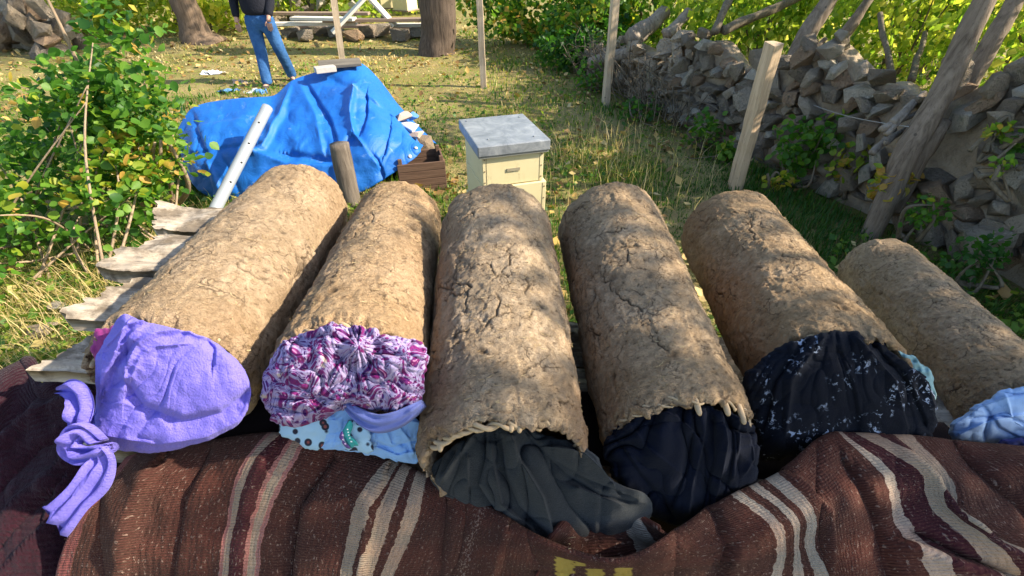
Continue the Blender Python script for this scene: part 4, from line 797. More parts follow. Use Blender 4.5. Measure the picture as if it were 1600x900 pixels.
CRW = wood('crate_wood', (.08, .045, .03), (.15, .09, .06), axis='x')
for z in (.05, .123, .196, .269):
    boxm('slat', (0, -.16, z), (.42, .018, .07), CRW, cr); boxm('slat', (0, .16, z), (.42, .018, .07), CRW, cr); boxm('slat', (.20, 0, z), (.018, .30, .07), CRW, cr)
for a_ in (-1, 1):
    for b_ in (-1, 1): boxm('corner_post', (.18*a_, .135*b_, .18), (.035, .03, .33), CRW, cr)
RUB = [simple('rag_blue', (.10, .25, .55), .8), simple('rag_tan', (.40, .30, .24), .9), simple('rag_white', (.6, .62, .66), .8), simple('rag_brown', (.25, .15, .10), .9)]
def rockmesh(name, mat, seed, n=16, flat=1.):
    import bmesh
    rg = np.random.default_rng(seed); bm = bmesh.new(); d = rg.normal(size=(n, 3)); d /= np.linalg.norm(d, axis=1)[:, None]
    d = np.sign(d)*np.abs(d)**.45; d *= rg.uniform(.62, 1.08, (n, 1)); d[:, 2] *= flat
    for v in d: bm.verts.new(v)
    r = bmesh.ops.convex_hull(bm, input=bm.verts[:]); bmesh.ops.delete(bm, geom=[g_ for g_ in r['geom_interior'] if isinstance(g_, bmesh.types.BMVert)], context='VERTS')
    bmesh.ops.recalc_face_normals(bm, faces=bm.faces[:])
    me = bpy.data.meshes.new(name); bm.to_mesh(me); bm.free(); me.materials.append(mat); return me
rub = [((632, 182), 4.6, (.10, .07, .05), 1, 'crumpled brown paper bag lying beside the tarp, uppermost'), ((645, 180), 4.7, (.06, .05, .04), 0, 'small blue plastic scrap beside the tarp'), ((640, 197), 4.5, (.12, .07, .03), 2, 'flattened pale packet beside the right slope of the tarp'), ((650, 212), 4.35, (.10, .08, .04), 1, 'lowest tan rag piled on the crate by the tarp')]
for (p, y, s_, mi, lab) in rub:
    o = tag(link('scrap', rockmesh('scrap', RUB[mi], int(p[0]), 14), None, tuple(at_y(p[0], p[1], y))), lab, 'scrap', 'rubbish beside the tarp'); o.scale = s_; o.rotation_euler = (.3, .2, p[0])
gst = tag(link('rubble_heap', rockmesh('rubble_heap', simple('rubble', (.2, .15, .1), .95, .4, 15, .03), 77, 26), None, (-.92, 4.45, .1)), 'low heap of brown rubble under the scraps by the tarp', 'rubble'); gst.scale = (.24, .3, .22)

# ================================================================== STAKES
STK = wood('pale_stake', (.36, .25, .15), (.58, .43, .28), (.12, .08, .05), 'z', 1)
STG = wood('grey_stake', (.34, .25, .16), (.55, .43, .30), (.1, .08, .06), 'z', 1)
def stake(px, py, y, px2, py2, y2, wd, lab, mat, th=.085, rz=.0):
    p0 = at_y(px, py, y); p0[2] = -.05; p1 = at_y(px2, py2, y2)
    d = p1-p0; L = np.linalg.norm(d); g = Geo(); nz = 14
    for_ = np.linspace(0, L, nz); rg = np.random.default_rng(int(px))
    wob = .006*rg.normal(size=(nz, 2)); W = [(-1, -1), (1, -1), (1, 1), (-1, 1)]
    V = np.array([[sx*wd/2*(1+.03*rg.normal())+wob[i, 0]*.5, sy*th/2+wob[i, 1]*.3, for_[i]+(.012*rg.normal() if i == nz-1 else 0)] for i in range(nz) for sx, sy in W])
    F = [[i*4+k, i*4+(k+1) % 4, i*4+4+(k+1) % 4, i*4+4+k] for i in range(nz-1) for k in range(4)]+[[nz*4-4, nz*4-3, nz*4-2, nz*4-1], [3, 2, 1, 0]]
    g.add(V, F); o = g.build('wooden_stake', mat, None, smooth=False); o.location = p0; o.rotation_mode = 'QUATERNION'
    o.rotation_quaternion = Vector(d).to_track_quat('Z', 'Y') @ Matrix.Rotation(rz, 3, 'Z').to_quaternion()
    g2 = Geo(); 
    tag(o, lab, 'stake', 'wooden fence stakes'); return o
stake(540, 134, 7.4, 513, -60, 7.4, .095, 'pale stake rising behind the blue tarp beside the person', STG, rz=.3)
stake(756, 138, 7.5, 746, -60, 7.5, .095, 'thin stake just right of the thick tree trunk', STG)
stake(946, 166, 6.6, 966, -50, 6.6, .10, 'pale stake at the far end of the stone wall', STG, rz=.2)
stake(1148, 293, 4.0, 1210, 66, 3.95, .105, 'nearest and palest stake, sawn off flat, before the stone wall', STK, rz=-.3)

# ================================================================== TRUNKS
BARK = wood('bark', (.045, .032, .024), (.13, .095, .07), (.02, .015, .012), 'z', 1.3); BARKB = wood('brown_bark', (.085, .055, .035), (.20, .14, .095), (.035, .025, .018), 'z', 1.2); BARKG = wood('grey_bark', (.095, .068, .048), (.25, .19, .14), (.045, .035, .03), 'z', 1.0)
BARKY = wood('branch_bark', (.08, .06, .04), (.20, .16, .11), (.03, .025, .02), 'z', 2.0)
def trunk(pts, r, mat, parent, name='trunk', n=16, rough=.10, seed=1, nn=50):
    P = cat(pts, nn); R_ = cat([[q] for q in r], nn)[:, 0]; g = Geo(); g.tube(P, R_, n, rough=rough, seed=seed); return g.build(name, mat, parent)
YG = leafmat('vine_leaves', [(0, (.06, .14, .012)), (.35, (.15, .26, .03)), (.7, (.36, .42, .055)), (1, (.58, .52, .12))], .58, 1.9)
GR = leafmat('bush_leaves', [(0, (.020, .075, .014)), (.4, (.055, .16, .018)), (.7, (.16, .30, .03)), (.88, (.42, .40, .04)), (1, (.50, .30, .07))], .45, 2.0)
def tree(loc, pts, r, mat, lab, crown, nleaf, lsize, lm, branches=(), sh=(.5, .25), seed=0, group=None, nm='tree'):
    t = tag(empty(nm, loc), lab, 'tree', group)
    o = trunk(pts, r, mat, None, seed=seed, n=24, nn=60); kid(o, t)
    for b in branches: kid(trunk(b[0], b[1], mat, None, 'branch', 9, .2, seed+3, 30), t)
    rg = np.random.default_rng(seed+50); Ps = []
    for (c, rr) in crown: Ps.append(inell(int(nleaf/len(crown)), c, rr, .35, rg, .4, seed))
    P = np.concatenate(Ps); s_ = np.clip(rg.normal(sh[0], sh[1], len(P))+.25*noise(P*1.2, seed), 0, 1)
    o = kid(leafobj('crown', P, rg.uniform(.7, 1.2, len(P))*lsize, s_, lm, simple_=True, rng=rg), t); tag(o, kind='stuff'); return t
g0_ = at_z(312, 66, 0); 
tree(tuple(g0_), [g0_+np.array([.12, 0, -.15]), g0_+np.array([.02, 0, .1]), at_y(300, 30, g0_[1]), at_y(282, -5, g0_[1]), at_y(262, -60, g0_[1]), at_y(245, -200, g0_[1])], [.48, .34, .26, .24, .23, .2], BARKB, 'leaning brown tree trunk left of the person', [((-6.2, 11.5, 4.6), (2.2, 2, 1.4))], 3500, .12, YG, seed=4)
g1_ = at_z(684, 84, 0)
tree(tuple(g1_), [g1_+np.array([0, 0, -.15]), g1_+np.array([0, 0, .08]), at_y(685, 30, g1_[1]), at_y(683, -30, g1_[1]), at_y(680, -120, g1_[1]), at_y(676, -300, g1_[1])], [.46, .36, .345, .34, .32, .25], BARK, 'thick dark straight tree trunk behind the blue tarp', [((-1.6, 10.5, 5.2), (2.4, 2.2, 1.5))], 4500, .12, YG, seed=9, branches=[([at_y(682, -140, g1_[1]), at_y(600, -260, 9.6)], [.14, .06])])
# leaning trunks by the wall
b3 = at_z(1362, 366, 0)
tree(tuple(b3), [b3+np.array([0, 0, -.1]), at_y(1383, 315, 3.2), at_y(1420, 235, 3.27), at_y(1470, 150, 3.35), at_y(1515, 50, 3.45), at_y(1545, -20, 3.5), at_y(1580, -160, 3.6)], [.07, .072, .08, .078, .068, .062, .05], BARKG, 'grey leaning trunk nearest the camera at the right of the wall', [((5.6, 1.6, 3.6), (1.0, .9, .7)), ((4.9, .9, 3.2), (.8, .8, .5))], 1500, .085, YG, seed=12,
     branches=[([at_y(1446, 262, 3.45), at_y(1500, 160, 3.55), at_y(1545, 70, 3.6), at_y(1590, -10, 3.7), at_y(1650, -150, 3.9)], [.05, .06, .06, .055, .04]), ([at_y(1395, 330, 3.25), at_y(1450, 220, 3.3), at_y(1480, 190, 3.33)], [.05, .07, .04])])
b1 = at_z(1186, 248, 0)
tree(tuple(b1), [b1+np.array([0, 0, -.1]), at_y(1205, 190, 4.75), at_y(1232, 120, 4.85), at_y(1262, 50, 4.95), at_y(1300, -10, 5.0), at_y(1340, -120, 5.1)], [.09, .10, .095, .085, .07, .05], BARKG, 'forked grey trunk behind the nearest stake', [((3.6, 5.2, 2.6), (.9, .8, .6))], 1300, .08, YG, seed=15,
     branches=[([at_y(1222, 190, 4.95), at_y(1262, 130, 5.0), at_y(1300, 80, 5.05), at_y(1340, 25, 5.1), at_y(1372, -20, 5.2)], [.05, .065, .06, .05, .04]), ([at_y(1270, 118, 5.0), at_y(1275, 80, 5.05), at_y(1290, 60, 5.1)], [.05, .035, .02])])

# ================================================================== STONE WALL
STONES = []
for k, cc_ in enumerate([(.40, .32, .235), (.50, .41, .31), (.31, .255, .20), (.64, .56, .45), (.42, .29, .19)]):
    m = M('wall_stone', .95, .15); c = m.co('Object'); n = m.noise(c, 1.6, 6, .7, .4); n2 = m.noise(c, 7, 5, .7)
    q = m.mix(n, tuple(v*.65 for v in cc_), tuple(min(1, v*1.3) for v in cc_)); q = m.mix(m.ramp(m.noise(c, 2.4, 4), [(.58, 0), (.68, .55)]), q, (.22, .23, .14)); q = m.mix(m.ramp(n2, [(.3, .5), (.42, 0)]), q, (.07, .06, .055))
    m.col(q); m.bump(n, .35, .8); m.bump(n2, .12, .9); STONES.append(m.m)
RK = [rockmesh('stone', STONES[k % 5], 300+k, 15+k % 6, .85) for k in range(15)]
WP = np.array([(3.75, 1.2), (3.55, 2.0), (3.35, 2.75), (2.95, 3.7), (2.60, 4.6), (2.2, 5.6), (1.80, 6.7), (1.60, 7.7), (1.25, 8.6)]); WH = [1.15, 1.12, 1.10, 1.08, 1.0, .92, .72, .55, .35]
wl = tag(empty('dry_stone_wall', (2.9, 4.2, 0)), 'rough dry stone wall running back along the right side', 'wall')
WC = cat(WP, 200); seg = np.concatenate([[0], np.cumsum(np.linalg.norm(np.diff(WC, axis=0), axis=1))]); LEN = seg[-1]
def wat(s): return np.array([np.interp(s, seg, WC[:, 0]), np.interp(s, seg, WC[:, 1])])
def whh(s): return np.interp(s/LEN, np.linspace(0, 1, len(WH)), WH)*(.93+.10*math.sin(s*4.1)+.07*math.sin(s*9.7))
rg = np.random.default_rng(5)
# earthen core
ss = np.linspace(0, LEN, 120); core = []
for s in ss:
    p = wat(s); d = wat(min(s+.05, LEN))-wat(max(s-.05, 0)); d /= np.linalg.norm(d); nrm = np.array([-d[1], d[0]]); 
    if nrm[0] > 0: nrm = -nrm
    hh = whh(s)-.06
    for off, z in ((.02, -.1), (.0, hh*.35), (-.03, hh*.7), (-.08, hh), (-.25, hh+.02), (-.42, hh*.9), (-.5, hh*.4), (-.52, -.1)):
        core.append([p[0]+nrm[0]*off, p[1]+nrm[1]*off, z])
core = np.array(core); core += .03*np.stack([noise(core*4, 1), noise(core*4, 2), noise(core*4, 3)], -1)
m = M('wall_earth', .95, .1); c = m.co('Object'); n = m.noise(c, 6, 6, .7); m.col(m.ramp(n, [(.3, (.20, .15, .10)), (.7, (.42, .33, .23))])); m.bump(n, .06, .9)
kid(mobj('earth_core', core, gridfaces(120, 8), m.m), wl)
cnt = 0; s = 0
FAR = Geo(); RV = []
for me_ in RK:
    v_ = np.zeros(len(me_.vertices)*3); me_.vertices.foreach_get('co', v_); RV.append((v_.reshape(-1, 3), np.array([list(p.vertices) for p in me_.polygons])))
for row in range(11):
    s = rg.uniform(0, .15)
    while s < LEN-.05:
        hh = whh(s); wdt = rg.uniform(.10, .27); hgt = rg.uniform(.07, .17); z = .05+row*.118+rg.normal(0, .02); s += wdt
        if z > hh+.05 or (2.15 < s < 2.75 and .48 < z < .84): continue
        p = wat(s-wdt/2); d = wat(min(s+.1, LEN))-wat(max(s-.05, 0)); d /= np.linalg.norm(d); nrm = np.array([-d[1], d[0]]); nrm = nrm if nrm[0] < 0 else -nrm
        loc = (p[0]+nrm[0]*rg.uniform(-.04, .08), p[1]+nrm[1]*rg.uniform(-.04, .08), z); sc3 = (wdt*.56, rg.uniform(.08, .14), hgt*.64)
        rt = (rg.normal(0, .3), rg.normal(0, .5), math.atan2(d[1], d[0])+rg.normal(0, .35)); q = rg.integers(0, 15)
        if s < 5.3 and cnt < 278:
            o = link('stone', RK[q], None, loc); o.scale = sc3; o.rotation_euler = rt; kid(o, wl); cnt += 1
        else:
            from mathutils import Euler
            m_ = np.array(Euler(rt).to_matrix()); FAR.add((RV[q][0]*np.array(sc3)) @ m_.T+np.array(loc), RV[q][1])
o = kid(FAR.build('far_stones', STONES[0], None, smooth=False), wl); o['kind'] = 'stuff'
for k in range(14):   # bigger footing stones near the camera and cap stones
    s = [.55, .95, 1.25, .3, 1.6][k] if k < 5 else rg.uniform(.2, LEN*.85); p = wat(s); z = rg.uniform(.05, .35) if k < 5 else whh(s)+.01
    o = link('stone', RK[rg.integers(0, 15)], None, (p[0]-(.16 if k < 5 else -.1), p[1]-.05, z)); o.scale = tuple(rg.uniform(.11, .18, 3) if k < 5 else rg.uniform(.06, .11, 3)*np.array([1.3, 1, .7])); o.rotation_euler = tuple(rg.uniform(0, 1.5, 3)); kid(o, wl)
# rubble fallen at the far end, logs resting on the wall
LOG = wood('old_log', (.14, .11, .085), (.30, .25, .20), (.05, .04, .035), 'z')
def log(a, ya, b, yb, r, lab, mat=LOG, nm='log', seed=3):
    p, q = at_y(a[0], a[1], ya), at_y(b[0], b[1], yb); ts = np.linspace(0, 1, 18)[:, None]; P = p+(q-p)*ts; P += .02*np.stack([noise(P*3, seed), noise(P*3, seed+1), noise(P*3, seed+2)], -1)
    g = Geo(); g.tube(P, r*(1-.25*ts[:, 0]), 12, rough=.25, seed=seed); return tag(g.build(nm, mat), lab, 'log')
log((985, 60), 7.2, (1040, 20), 7.6, .12, 'thick grey log lying on the far end of the wall')
log((1040, 55), 6.9, (1075, 18), 7.1, .08, 'shorter grey log beside the thick log on the wall', seed=8)
log((925, 98), 7.6, (1000, 78), 7.0, .09, 'low grey log along the foot of the far wall', seed=12)
for k, (a_, b_) in enumerate([((1385, 215), (1438, 150)), ((1375, 205), (1450, 168)), ((1395, 190), (1445, 145)), ((1380, 225), (1425, 190)), ((1365, 240), (1400, 200))]):
    log(a_, 3.35+k*.02, b_, 3.5+k*.02, .022+.004*(k % 3), ['uppermost grey stick wedged in the wall', 'flattest grey stick poking from the wall', 'thicker grey stick against the mud patch', 'short stick low in the bundle on the wall', 'lowest stick by the green vine'][k], seed=20+k, nm='stick')
MUDP = M('mud_patch', .95, .1); c = MUDP.co('Object'); n = MUDP.noise(c, 8, 6, .7); MUDP.col(MUDP.ramp(n, [(.3, (.15, .11, .075)), (.7, (.27, .21, .15))])); MUDP.bump(n, .03, .9)
# bramble tangle at the far end of the wall
tg = tag(empty('bramble', tuple(at_z(985, 165, 0))), 'dark tangle of bare brambles against the far part of the wall', 'bramble'); g = Geo(); rg2 = np.random.default_rng(44)
for k in range(150):
    s0 = rg2.uniform(4.6, LEN-.3); p = wat(s0); a = np.array([p[0]-.22+rg2.normal(0, .1), p[1]+rg2.normal(0, .15), rg2.uniform(0, .2)]); b = a+np.array([rg2.normal(0, .3), rg2.normal(0, .35), rg2.uniform(.1, .6)]); m = (a+b)/2+rg2.normal(0, .12, 3)+np.array([-.08, 0, .1])
    g.tube(cat([a, m, b], 7), np.linspace(.007, .003, 7), 4)
kid(g.build('twigs', BARKY), tg)['kind'] = 'stuff'
# wire
WIR = simple('wire', (.35, .33, .3), .5)
g = Geo(); ts = np.linspace(0, 1, 20)[:, None]; p, q = at_y(1255, 158, 4.4), at_y(1420, 198, 3.3); g.tube(p+(q-p)*ts-np.array([0, 0, .03])*np.sin(np.pi*ts), .003, 5); tag(g.build('wire', WIR), 'thin wire strung between the two leaning trunks', 'wire')

# ================================================================== PLANTS BEHIND AND BY THE WALL
def shrub(nm, lab, cl, n, size, lm, sh, seed, up=.7, cat_='shrub', group=None, stems=5, base=None, big=False, stemm=BARKY):
    rg = np.random.default_rng(seed); c0 = np.array(cl[0][0]); base = np.array(base if base is not None else (c0[0], c0[1], 0.))
    t = tag(empty(nm, tuple(base)), lab, cat_, group); Ps = []
    for (c, r, f) in cl: Ps.append(inell(int(n*f), c, r, .25, rg, .45, seed))
    P = np.concatenate(Ps); P = P[P[:, 2] > .02]; s_ = np.clip(rg.normal(sh[0], sh[1], len(P))+.22*noise(P*2.5, seed), 0, 1)
    o = kid(leafobj('foliage', P, rg.uniform(.65, 1.2, len(P))*size, s_, lm, simple_=not big, up=up, rng=rg), t); tag(o, kind='stuff')
    for k in range(stems):
        e_ = P[rg.integers(0, len(P))]; mid = base*.45+e_*.55+rg.normal(0, .08, 3); kid(trunk([base+rg.normal(0, .04, 3)*np.array([1, 1, 0]), mid, e_], [.018, .012, .004], stemm, None, 'stem', 6, .1, seed+k, 14), t)
    return t, P
# trees of the orchard beyond the wall: crowns low and sunlit from behind
for k, (x, y, rx, rz, z, n) in enumerate([(4.6, 3.9, 1.3, .9, 1.35, 3600), (4.3, 5.6, 1.3, .9, 1.3, 3600), (5.6, 6.9, 1.7, 1.2, 1.6, 4200), (3.6, 7.4, 1.3, .95, 1.3, 3600), (7.6, 8.4, 2.2, 1.5, 1.9, 4200), (2.7, 9.6, 1.5, 1.0, 1.1, 4200), (4.9, 10.3, 2.0, 1.4, 1.5, 4200), (7.2, 5.2, 1.6, 1.3, 1.9, 3000)]):
    lab = ['nearest yellow green vine thicket over the right end of the wall', 'yellow green thicket behind the forked trunk', 'taller leafy thicket in the middle behind the wall', 'leafy thicket behind the logs on the wall', 'distant tall thicket at the upper right corner', 'dense green bush at the far end of the wall', 'pale green thicket far behind the wall', 'shaded thicket beyond the right frame edge'][k]
    t, P = shrub('orchard_thicket', lab, [((x, y, z), (rx, 1.0 if y < 8 else 1.5, rz), 1)], n, .085 if y < 6.5 else .11, YG, (.52 if k != 5 else .3, .22), 70+k, up=.35, group='thickets behind the stone wall', stems=9, base=(x+.1, y+.2, 0), stemm=BARKY)
log((1130, 45), 5.6, (1250, -5), 5.9, .05, 'bare brown limb arching over the wall top', mat=BARKY, nm='limb', seed=31)
log((1115, 50), 5.6, (1150, -15), 5.8, .045, 'upright brown limb beside the arching limb', mat=BARKY, nm='limb', seed=33)
log((1390, 120), 4.3, (1375, 20), 4.9, .03, 'thin dark limb in the leaves above the wall', mat=BARKY, nm='limb', seed=35)
log((1425, 125), 4.2, (1445, 50), 4.8, .028, 'thin forked limb between the two trunks', mat=BARKY, nm='limb', seed=37)
# bush in the top centre, low dark plants
t, P = shrub('garden_bush', 'broad bright green bush at top right of the tree trunk', [((.7, 11.0, .8), (1.5, .9, .9), 1), ((1.6, 9.6, .45), (.9, .7, .5), .6)], 5200, .13, GR, (.62, .22), 90, stems=7)
t, P = shrub('dark_bush', 'dark low bush at the end of the stone wall', [((1.35, 8.7, .3), (.8, .5, .4), 1)], 1800, .10, GR, (.22, .18), 91, stems=5)
# plants growing at the foot of the wall
for (px, py, y, r, n, lab, sh) in [(1262, 228, 4.05, .30, 420, 'bright green vine plant at the foot of the wall', .5), (1340, 258, 3.75, .20, 160, 'yellowing low plant left of the nearest leaning trunk', .9), (1395, 285, 3.25, .17, 120, 'yellow brown plant touching the nearest leaning trunk', .92), (1215, 285, 3.9, .12, 50, 'small orange leaved weed by the nearest stake', .96),
     (1100, 200, 5.0, .22, 160, 'low green weed at the foot of the middle wall', .45), (1000, 175, 6.0, .25, 180, 'dark ivy patch by the bramble tangle', .3), (930, 120, 7.3, .3, 200, 'leafy weed at the far end of the wall', .5), (1140, 235, 4.6, .14, 70, 'small weed between the beehive and nearest stake', .6), (1450, 330, 2.9, .16, 120, 'green weed under the boulder right of the leaning trunk', .35), (1530, 400, 2.5, .2, 160, 'green weed tuft at the lower right of the wall', .3),
     (1558, 205, 2.95, .09, 40, 'upper tuft of yellow green leaves on the right wall', .8), (1565, 258, 2.75, .06, 26, 'lower tuft of lime leaves on the right wall', .82), (1325, 190, 4.0, .10, 60, 'thin climbing vine on the mud patch of the wall', .7), (1590, 220, 2.9, .09, 40, 'green tuft at the right edge on the wall', .45)]:
    c_ = at_y(px, py, y); shrub('wall_plant', lab, [(tuple(c_), (r, r*.6, r*.9), 1)], n, .065 if y > 3 else .045, GR, (sh, .12), int(px), big=True, cat_='plant', stems=4, base=(c_[0], c_[1], max(0, c_[2]-r*1.5)))
# left background bushes
for k, (x, y, r, z, n, lab, sh) in enumerate([(-7.2, 12.5, 1.5, .8, 2600, 'yellow green bush behind the big left bush', .85), (-9.6, 12.6, 1.6, .8, 2600, 'pale sunlit bush in the upper left corner', .8), (-5.0, 14.2, 1.3, .6, 2400, 'sunlit bush just left of the person', .75), (-3.3, 16.5, 1.8, .7, 2200, 'low far bush above the piled boards', .7), (-11.5, 15, 2.2, 1.3, 2500, 'farthest bush at the left', .6)]):
    shrub('far_bush', lab, [((x, y, z), (r, r*.6, z*1.1), 1)], n, .15, YG, (sh-.15, .2), 120+k, stems=6, group='bushes at the back of the garden')
tr = at_z(60, 72, 0); tree(tuple(tr), [tr+np.array([0, 0, -.1]), at_y(55, 20, tr[1]), at_y(40, -60, tr[1]), at_y(20, -200, tr[1])], [.16, .12, .11, .1], BARK, 'dark trunk in the upper left corner', [((-10, 11, 4.4), (1.8, 1.6, 1.2))], 2000, .13, YG, seed=33)
tag(mobj('far_wood', np.concatenate([leaves(p_, .5, np.zeros(len(p_)), simple_=True)[0] for p_ in [RNG.uniform((-45, 26, 0), (45, 34, 7), (9000, 3))]]), leaves(np.zeros((9000, 3)), .5, np.zeros(9000), simple_=True)[1], YG, attrs={'shade': np.repeat(np.clip(RNG.normal(.35, .2, 9000), 0, 1), 5)}), 'mass of trees beyond the garden', 'trees', kind='stuff')

# shade trees standing right of the frame: they throw the dapple on the hives
def along(p, d): return np.array(p)+np.array(SUN)*d
def canopy(loc, lab, targets, seed, n, size):
    rg = np.random.default_rng(seed); t = tag(empty('shade_tree', loc), lab, 'tree', 'trees beyond the right edge'); L0 = np.array(loc)
    top = L0+np.array([.1, 0, 3.0]); kid(trunk([L0-np.array([0, 0, .1]), L0+np.array([.05, .05, 1.5]), top], [.15, .12, .09], BARKG, None, seed=seed), t); Ps = []
    for (c, r, f) in targets:
        kid(trunk([top-np.array([0, 0, .6]), (top+np.array(c))/2+np.array([0, 0, .2]), c], [.05, .03, .012], BARKG, None, 'branch', 7, .1, seed, 16), t)
        m_ = int(n*f); P = inell(m_, c, r, .0, rg, .5, seed); Ps.append(P[noise(P*3.2, seed+1) > -.12])
    P = np.concatenate(Ps); o = kid(leafobj('crown', P, rg.uniform(.8, 1.2, len(P))*size, np.clip(rg.normal(.5, .2, len(P)), 0, 1), YG, simple_=True, rng=rg), t); tag(o, kind='stuff')
c1 = along((.42, .75, 1.0), 3.6); c2 = along((.25, 1.25, 1.1), 3.9); c3 = along((.95, 1.1, 1.0), 3.4); c4 = along((1.5, 1.6, .7), 3.4); c5 = along((2.3, 2.9, .3), 3.0); c6 = along((.9, .45, .8), 3.3); c7 = along((.1, .45, .8), 4.2); c8 = along((1.9, 4.2, .4), 3.4); c9 = along((-.35, .5, .75), 4.7)
canopy((4.9, .6, 0), 'shade tree right of the frame beside the clay hives', [(c1, (.50, .45, .36), 1.0), (c2, (.5, .4, .4), .85), (c3, (.6, .4, .4), .75), (c6, (.5, .3, .35), .9), (c7, (.35, .25, .3), .6), (c4, (.5, .5, .4), .8), (c9, (.4, .22, .26), .5)], 400, 1050, .062)
canopy((5.3, 2.9, 0), 'shade tree right of the frame beside the stone wall', [(c5, (.7, .8, .5), 1), (c8, (.8, .9, .5), 1)], 401, 700, .09)

c10 = along((.95, 6.0, 0), 4.2); c11 = along((.5, 4.6, 0), 4.6); c12 = along((-.2, 6.8, 0), 5.4)
canopy((5.6, 5.6, 0), 'shade tree behind the orchard thicket', [(c10, (.8, .9, .5), .9), (c11, (.6, .35, .4), .35), (c12, (.8, .7, .5), .6)], 402, 900, .09)
# ================================================================== BIG LEFT BUSH
lb = tag(empty('leafy_bush', (-3.0, 3.35, 0)), 'large green leafy bush with some yellow leaves at the left', 'bush')
rgb = np.random.default_rng(8)
cl = [((-3.0, 3.35, .62), (.50, .5, .42), 420), ((-2.62, 3.3, .98), (.36, .35, .30), 330), ((-3.0, 3.4, 1.0), (.36, .35, .22), 200), ((-2.55, 3.4, 1.36), (.24, .2, .22), 70), ((-3.75, 3.1, .50), (.6, .6, .36), 480), ((-3.35, 2.45, .50), (.50, .45, .36), 360), ((-2.75, 2.95, .42), (.34, .4, .30), 230), ((-3.9, 2.3, .5), (.5, .5, .40), 320), ((-2.6, 3.2, .6), (.26, .3, .3), 240)]
P = np.concatenate([inell(int(n*1.45), c_, r_, .45, rgb, .45, 8+i) for i, (c_, r_, n) in enumerate(cl)]); P = P[P[:, 2] > .05]
dn = np.abs(P[:, 0]+2.65)+np.abs(P[:, 2]-.55); shd = np.clip(rgb.normal(.46, .20, len(P))+.15*noise(P*3, 8)+.30*np.exp(-(dn/.35)**2), 0, 1)
dist = np.linalg.norm(P-CC, axis=1); order = np.argsort(dist+rgb.uniform(0, .9, len(P)))
near, rest = order[:290], order[290:]
leafs = []
for k in range(10):
    V_, F_, a_ = leaves(np.zeros((1, 3)), np.array([1.]), np.array([[.3, .38, .45, .5, .55, .6, .42, .72, .86, .95][k]]), rng=np.random.default_rng(500+k)); leafs.append(meshdata('leaf', V_, F_, GR, attrs={'shade': a_}))
for i in near:
    k = int(np.clip(shd[i]*10+rgb.integers(-1, 2)-1, 0, 9)); o = link('leaf', leafs[k], None, tuple(P[i])); q = rgb.uniform(.055, .085); o.scale = (q, q, q); o.rotation_euler = (rgb.normal(0, .35), rgb.normal(0, .35), rgb.uniform(0, 6.28)); kid(o, lb)
tag(kid(leafobj('foliage', P[rest], rgb.uniform(.03, .085, len(rest)), shd[rest], GR, up=.8, rng=rgb), lb), kind='stuff')
inner = np.concatenate([inell(int(n*.8), c_, np.array(r_)*.8, .0, rgb, .3, 60+i) for i, (c_, r_, n) in enumerate(cl)]); tag(kid(leafobj('inner_foliage', inner[inner[:, 2] > .03], .06, np.clip(rgb.normal(.45, .25, (inner[:, 2] > .03).sum()), 0, 1), GR, simple_=True, rng=rgb), lb), kind='stuff')
b0 = np.array([-2.55, 3.05, 0]); STB = wood('stem_bark', (.20, .14, .09), (.38, .28, .19), (.07, .05, .03), 'z', 3)
for k in range(34):
    if k < 7: st_ = np.array(at_z(235+k*6, 345-k*3, 0)); en = np.array(at_y(215+k*9, 235-k*4, 3.2)); en = en if k else at_y(205, 215, 3.2); rr_ = [.022, .018, .010]
    else: st_ = np.array([rgb.uniform(-3.9, -2.5), rgb.uniform(2.4, 3.4), 0]); en = P[rgb.integers(0, len(P))]; rr_ = [.010, .007, .003]
    mid = (st_+en)/2+rgb.normal(0, .07, 3); kid(trunk([st_, mid, en], rr_, STB, None, 'stem', 6, .15, k, 16), lb)
kid(trunk([(-2.95, 3.45, 1.1), (-2.93, 3.45, 1.5), (-2.9, 3.4, 2.2)], [.012, .009, .004], STB, None, 'stem', 6, .1, 3, 16), lb)
# dry tangle under the bush
n = 2600; x = RNG.normal(-2.45, .55, n); y = RNG.normal(2.15, .6, n); V, Fs, a_ = blades(xyz(x, y, gz(x, y)), RNG.uniform(.08, .26, n), RNG.uniform(.003, .007, n), RNG.uniform(.6, 1, n), 1.3)
tag(mobj('dry_tangle', V, Fs, GRASS, attrs={'shade': a_}), 'tangle of straw coloured dry stems below the left bush', 'dry grass', kind='stuff')
for k, (px, py, s_, lab) in enumerate([(92, 478, .05, 'small pale stone in the dry grass under the bush'), (200, 505, .04, 'pale stone chip nearest the platform boards'), (60, 515, .06, 'flat pale stone at the left in dry grass')]):
    o = tag(link('field_stone', RK[3+k], None, tuple(at_z(px, py, .05))), lab, 'stone', 'stones in the dry grass'); o.scale = (s_*1.4, s_, s_*.5)

# ================================================================== BACKGROUND PILE
def gat(px, py): return at_z(px, py, 0)
PW = wood('painted_board', (.45, .40, .34), (.68, .64, .56), (.2, .15, .12), 'x'); PB = wood('brown_board', (.16, .11, .08), (.30, .22, .17), axis='x')
bl = [(475, 34, .3, 2.3, .05, PW, 'long whitish board in the pile behind the person'), (560, 38, .18, 2.8, -.02, PB, 'long brown board along the front of the pile'), (600, 28, .38, 2.6, .08, PB, 'brown board across the back of the pile'), (505, 26, .42, 1.4, -.1, PW, 'short pale board on the left of the pile'), (650, 36, .25, 1.1, .03, PW, 'bluish white board end beside the thick trunk'), (480, 18, .35, 3.0, 0, PB, 'farthest reddish board in the pile')]
for (px, py, z, l, rz_, mt, lab) in bl:
    p = at_z(px, py+3, z); tag(boxm('board', tuple(p), (l, .24, .06), mt, rz=rz_), lab, 'board', 'boards piled behind the garden')
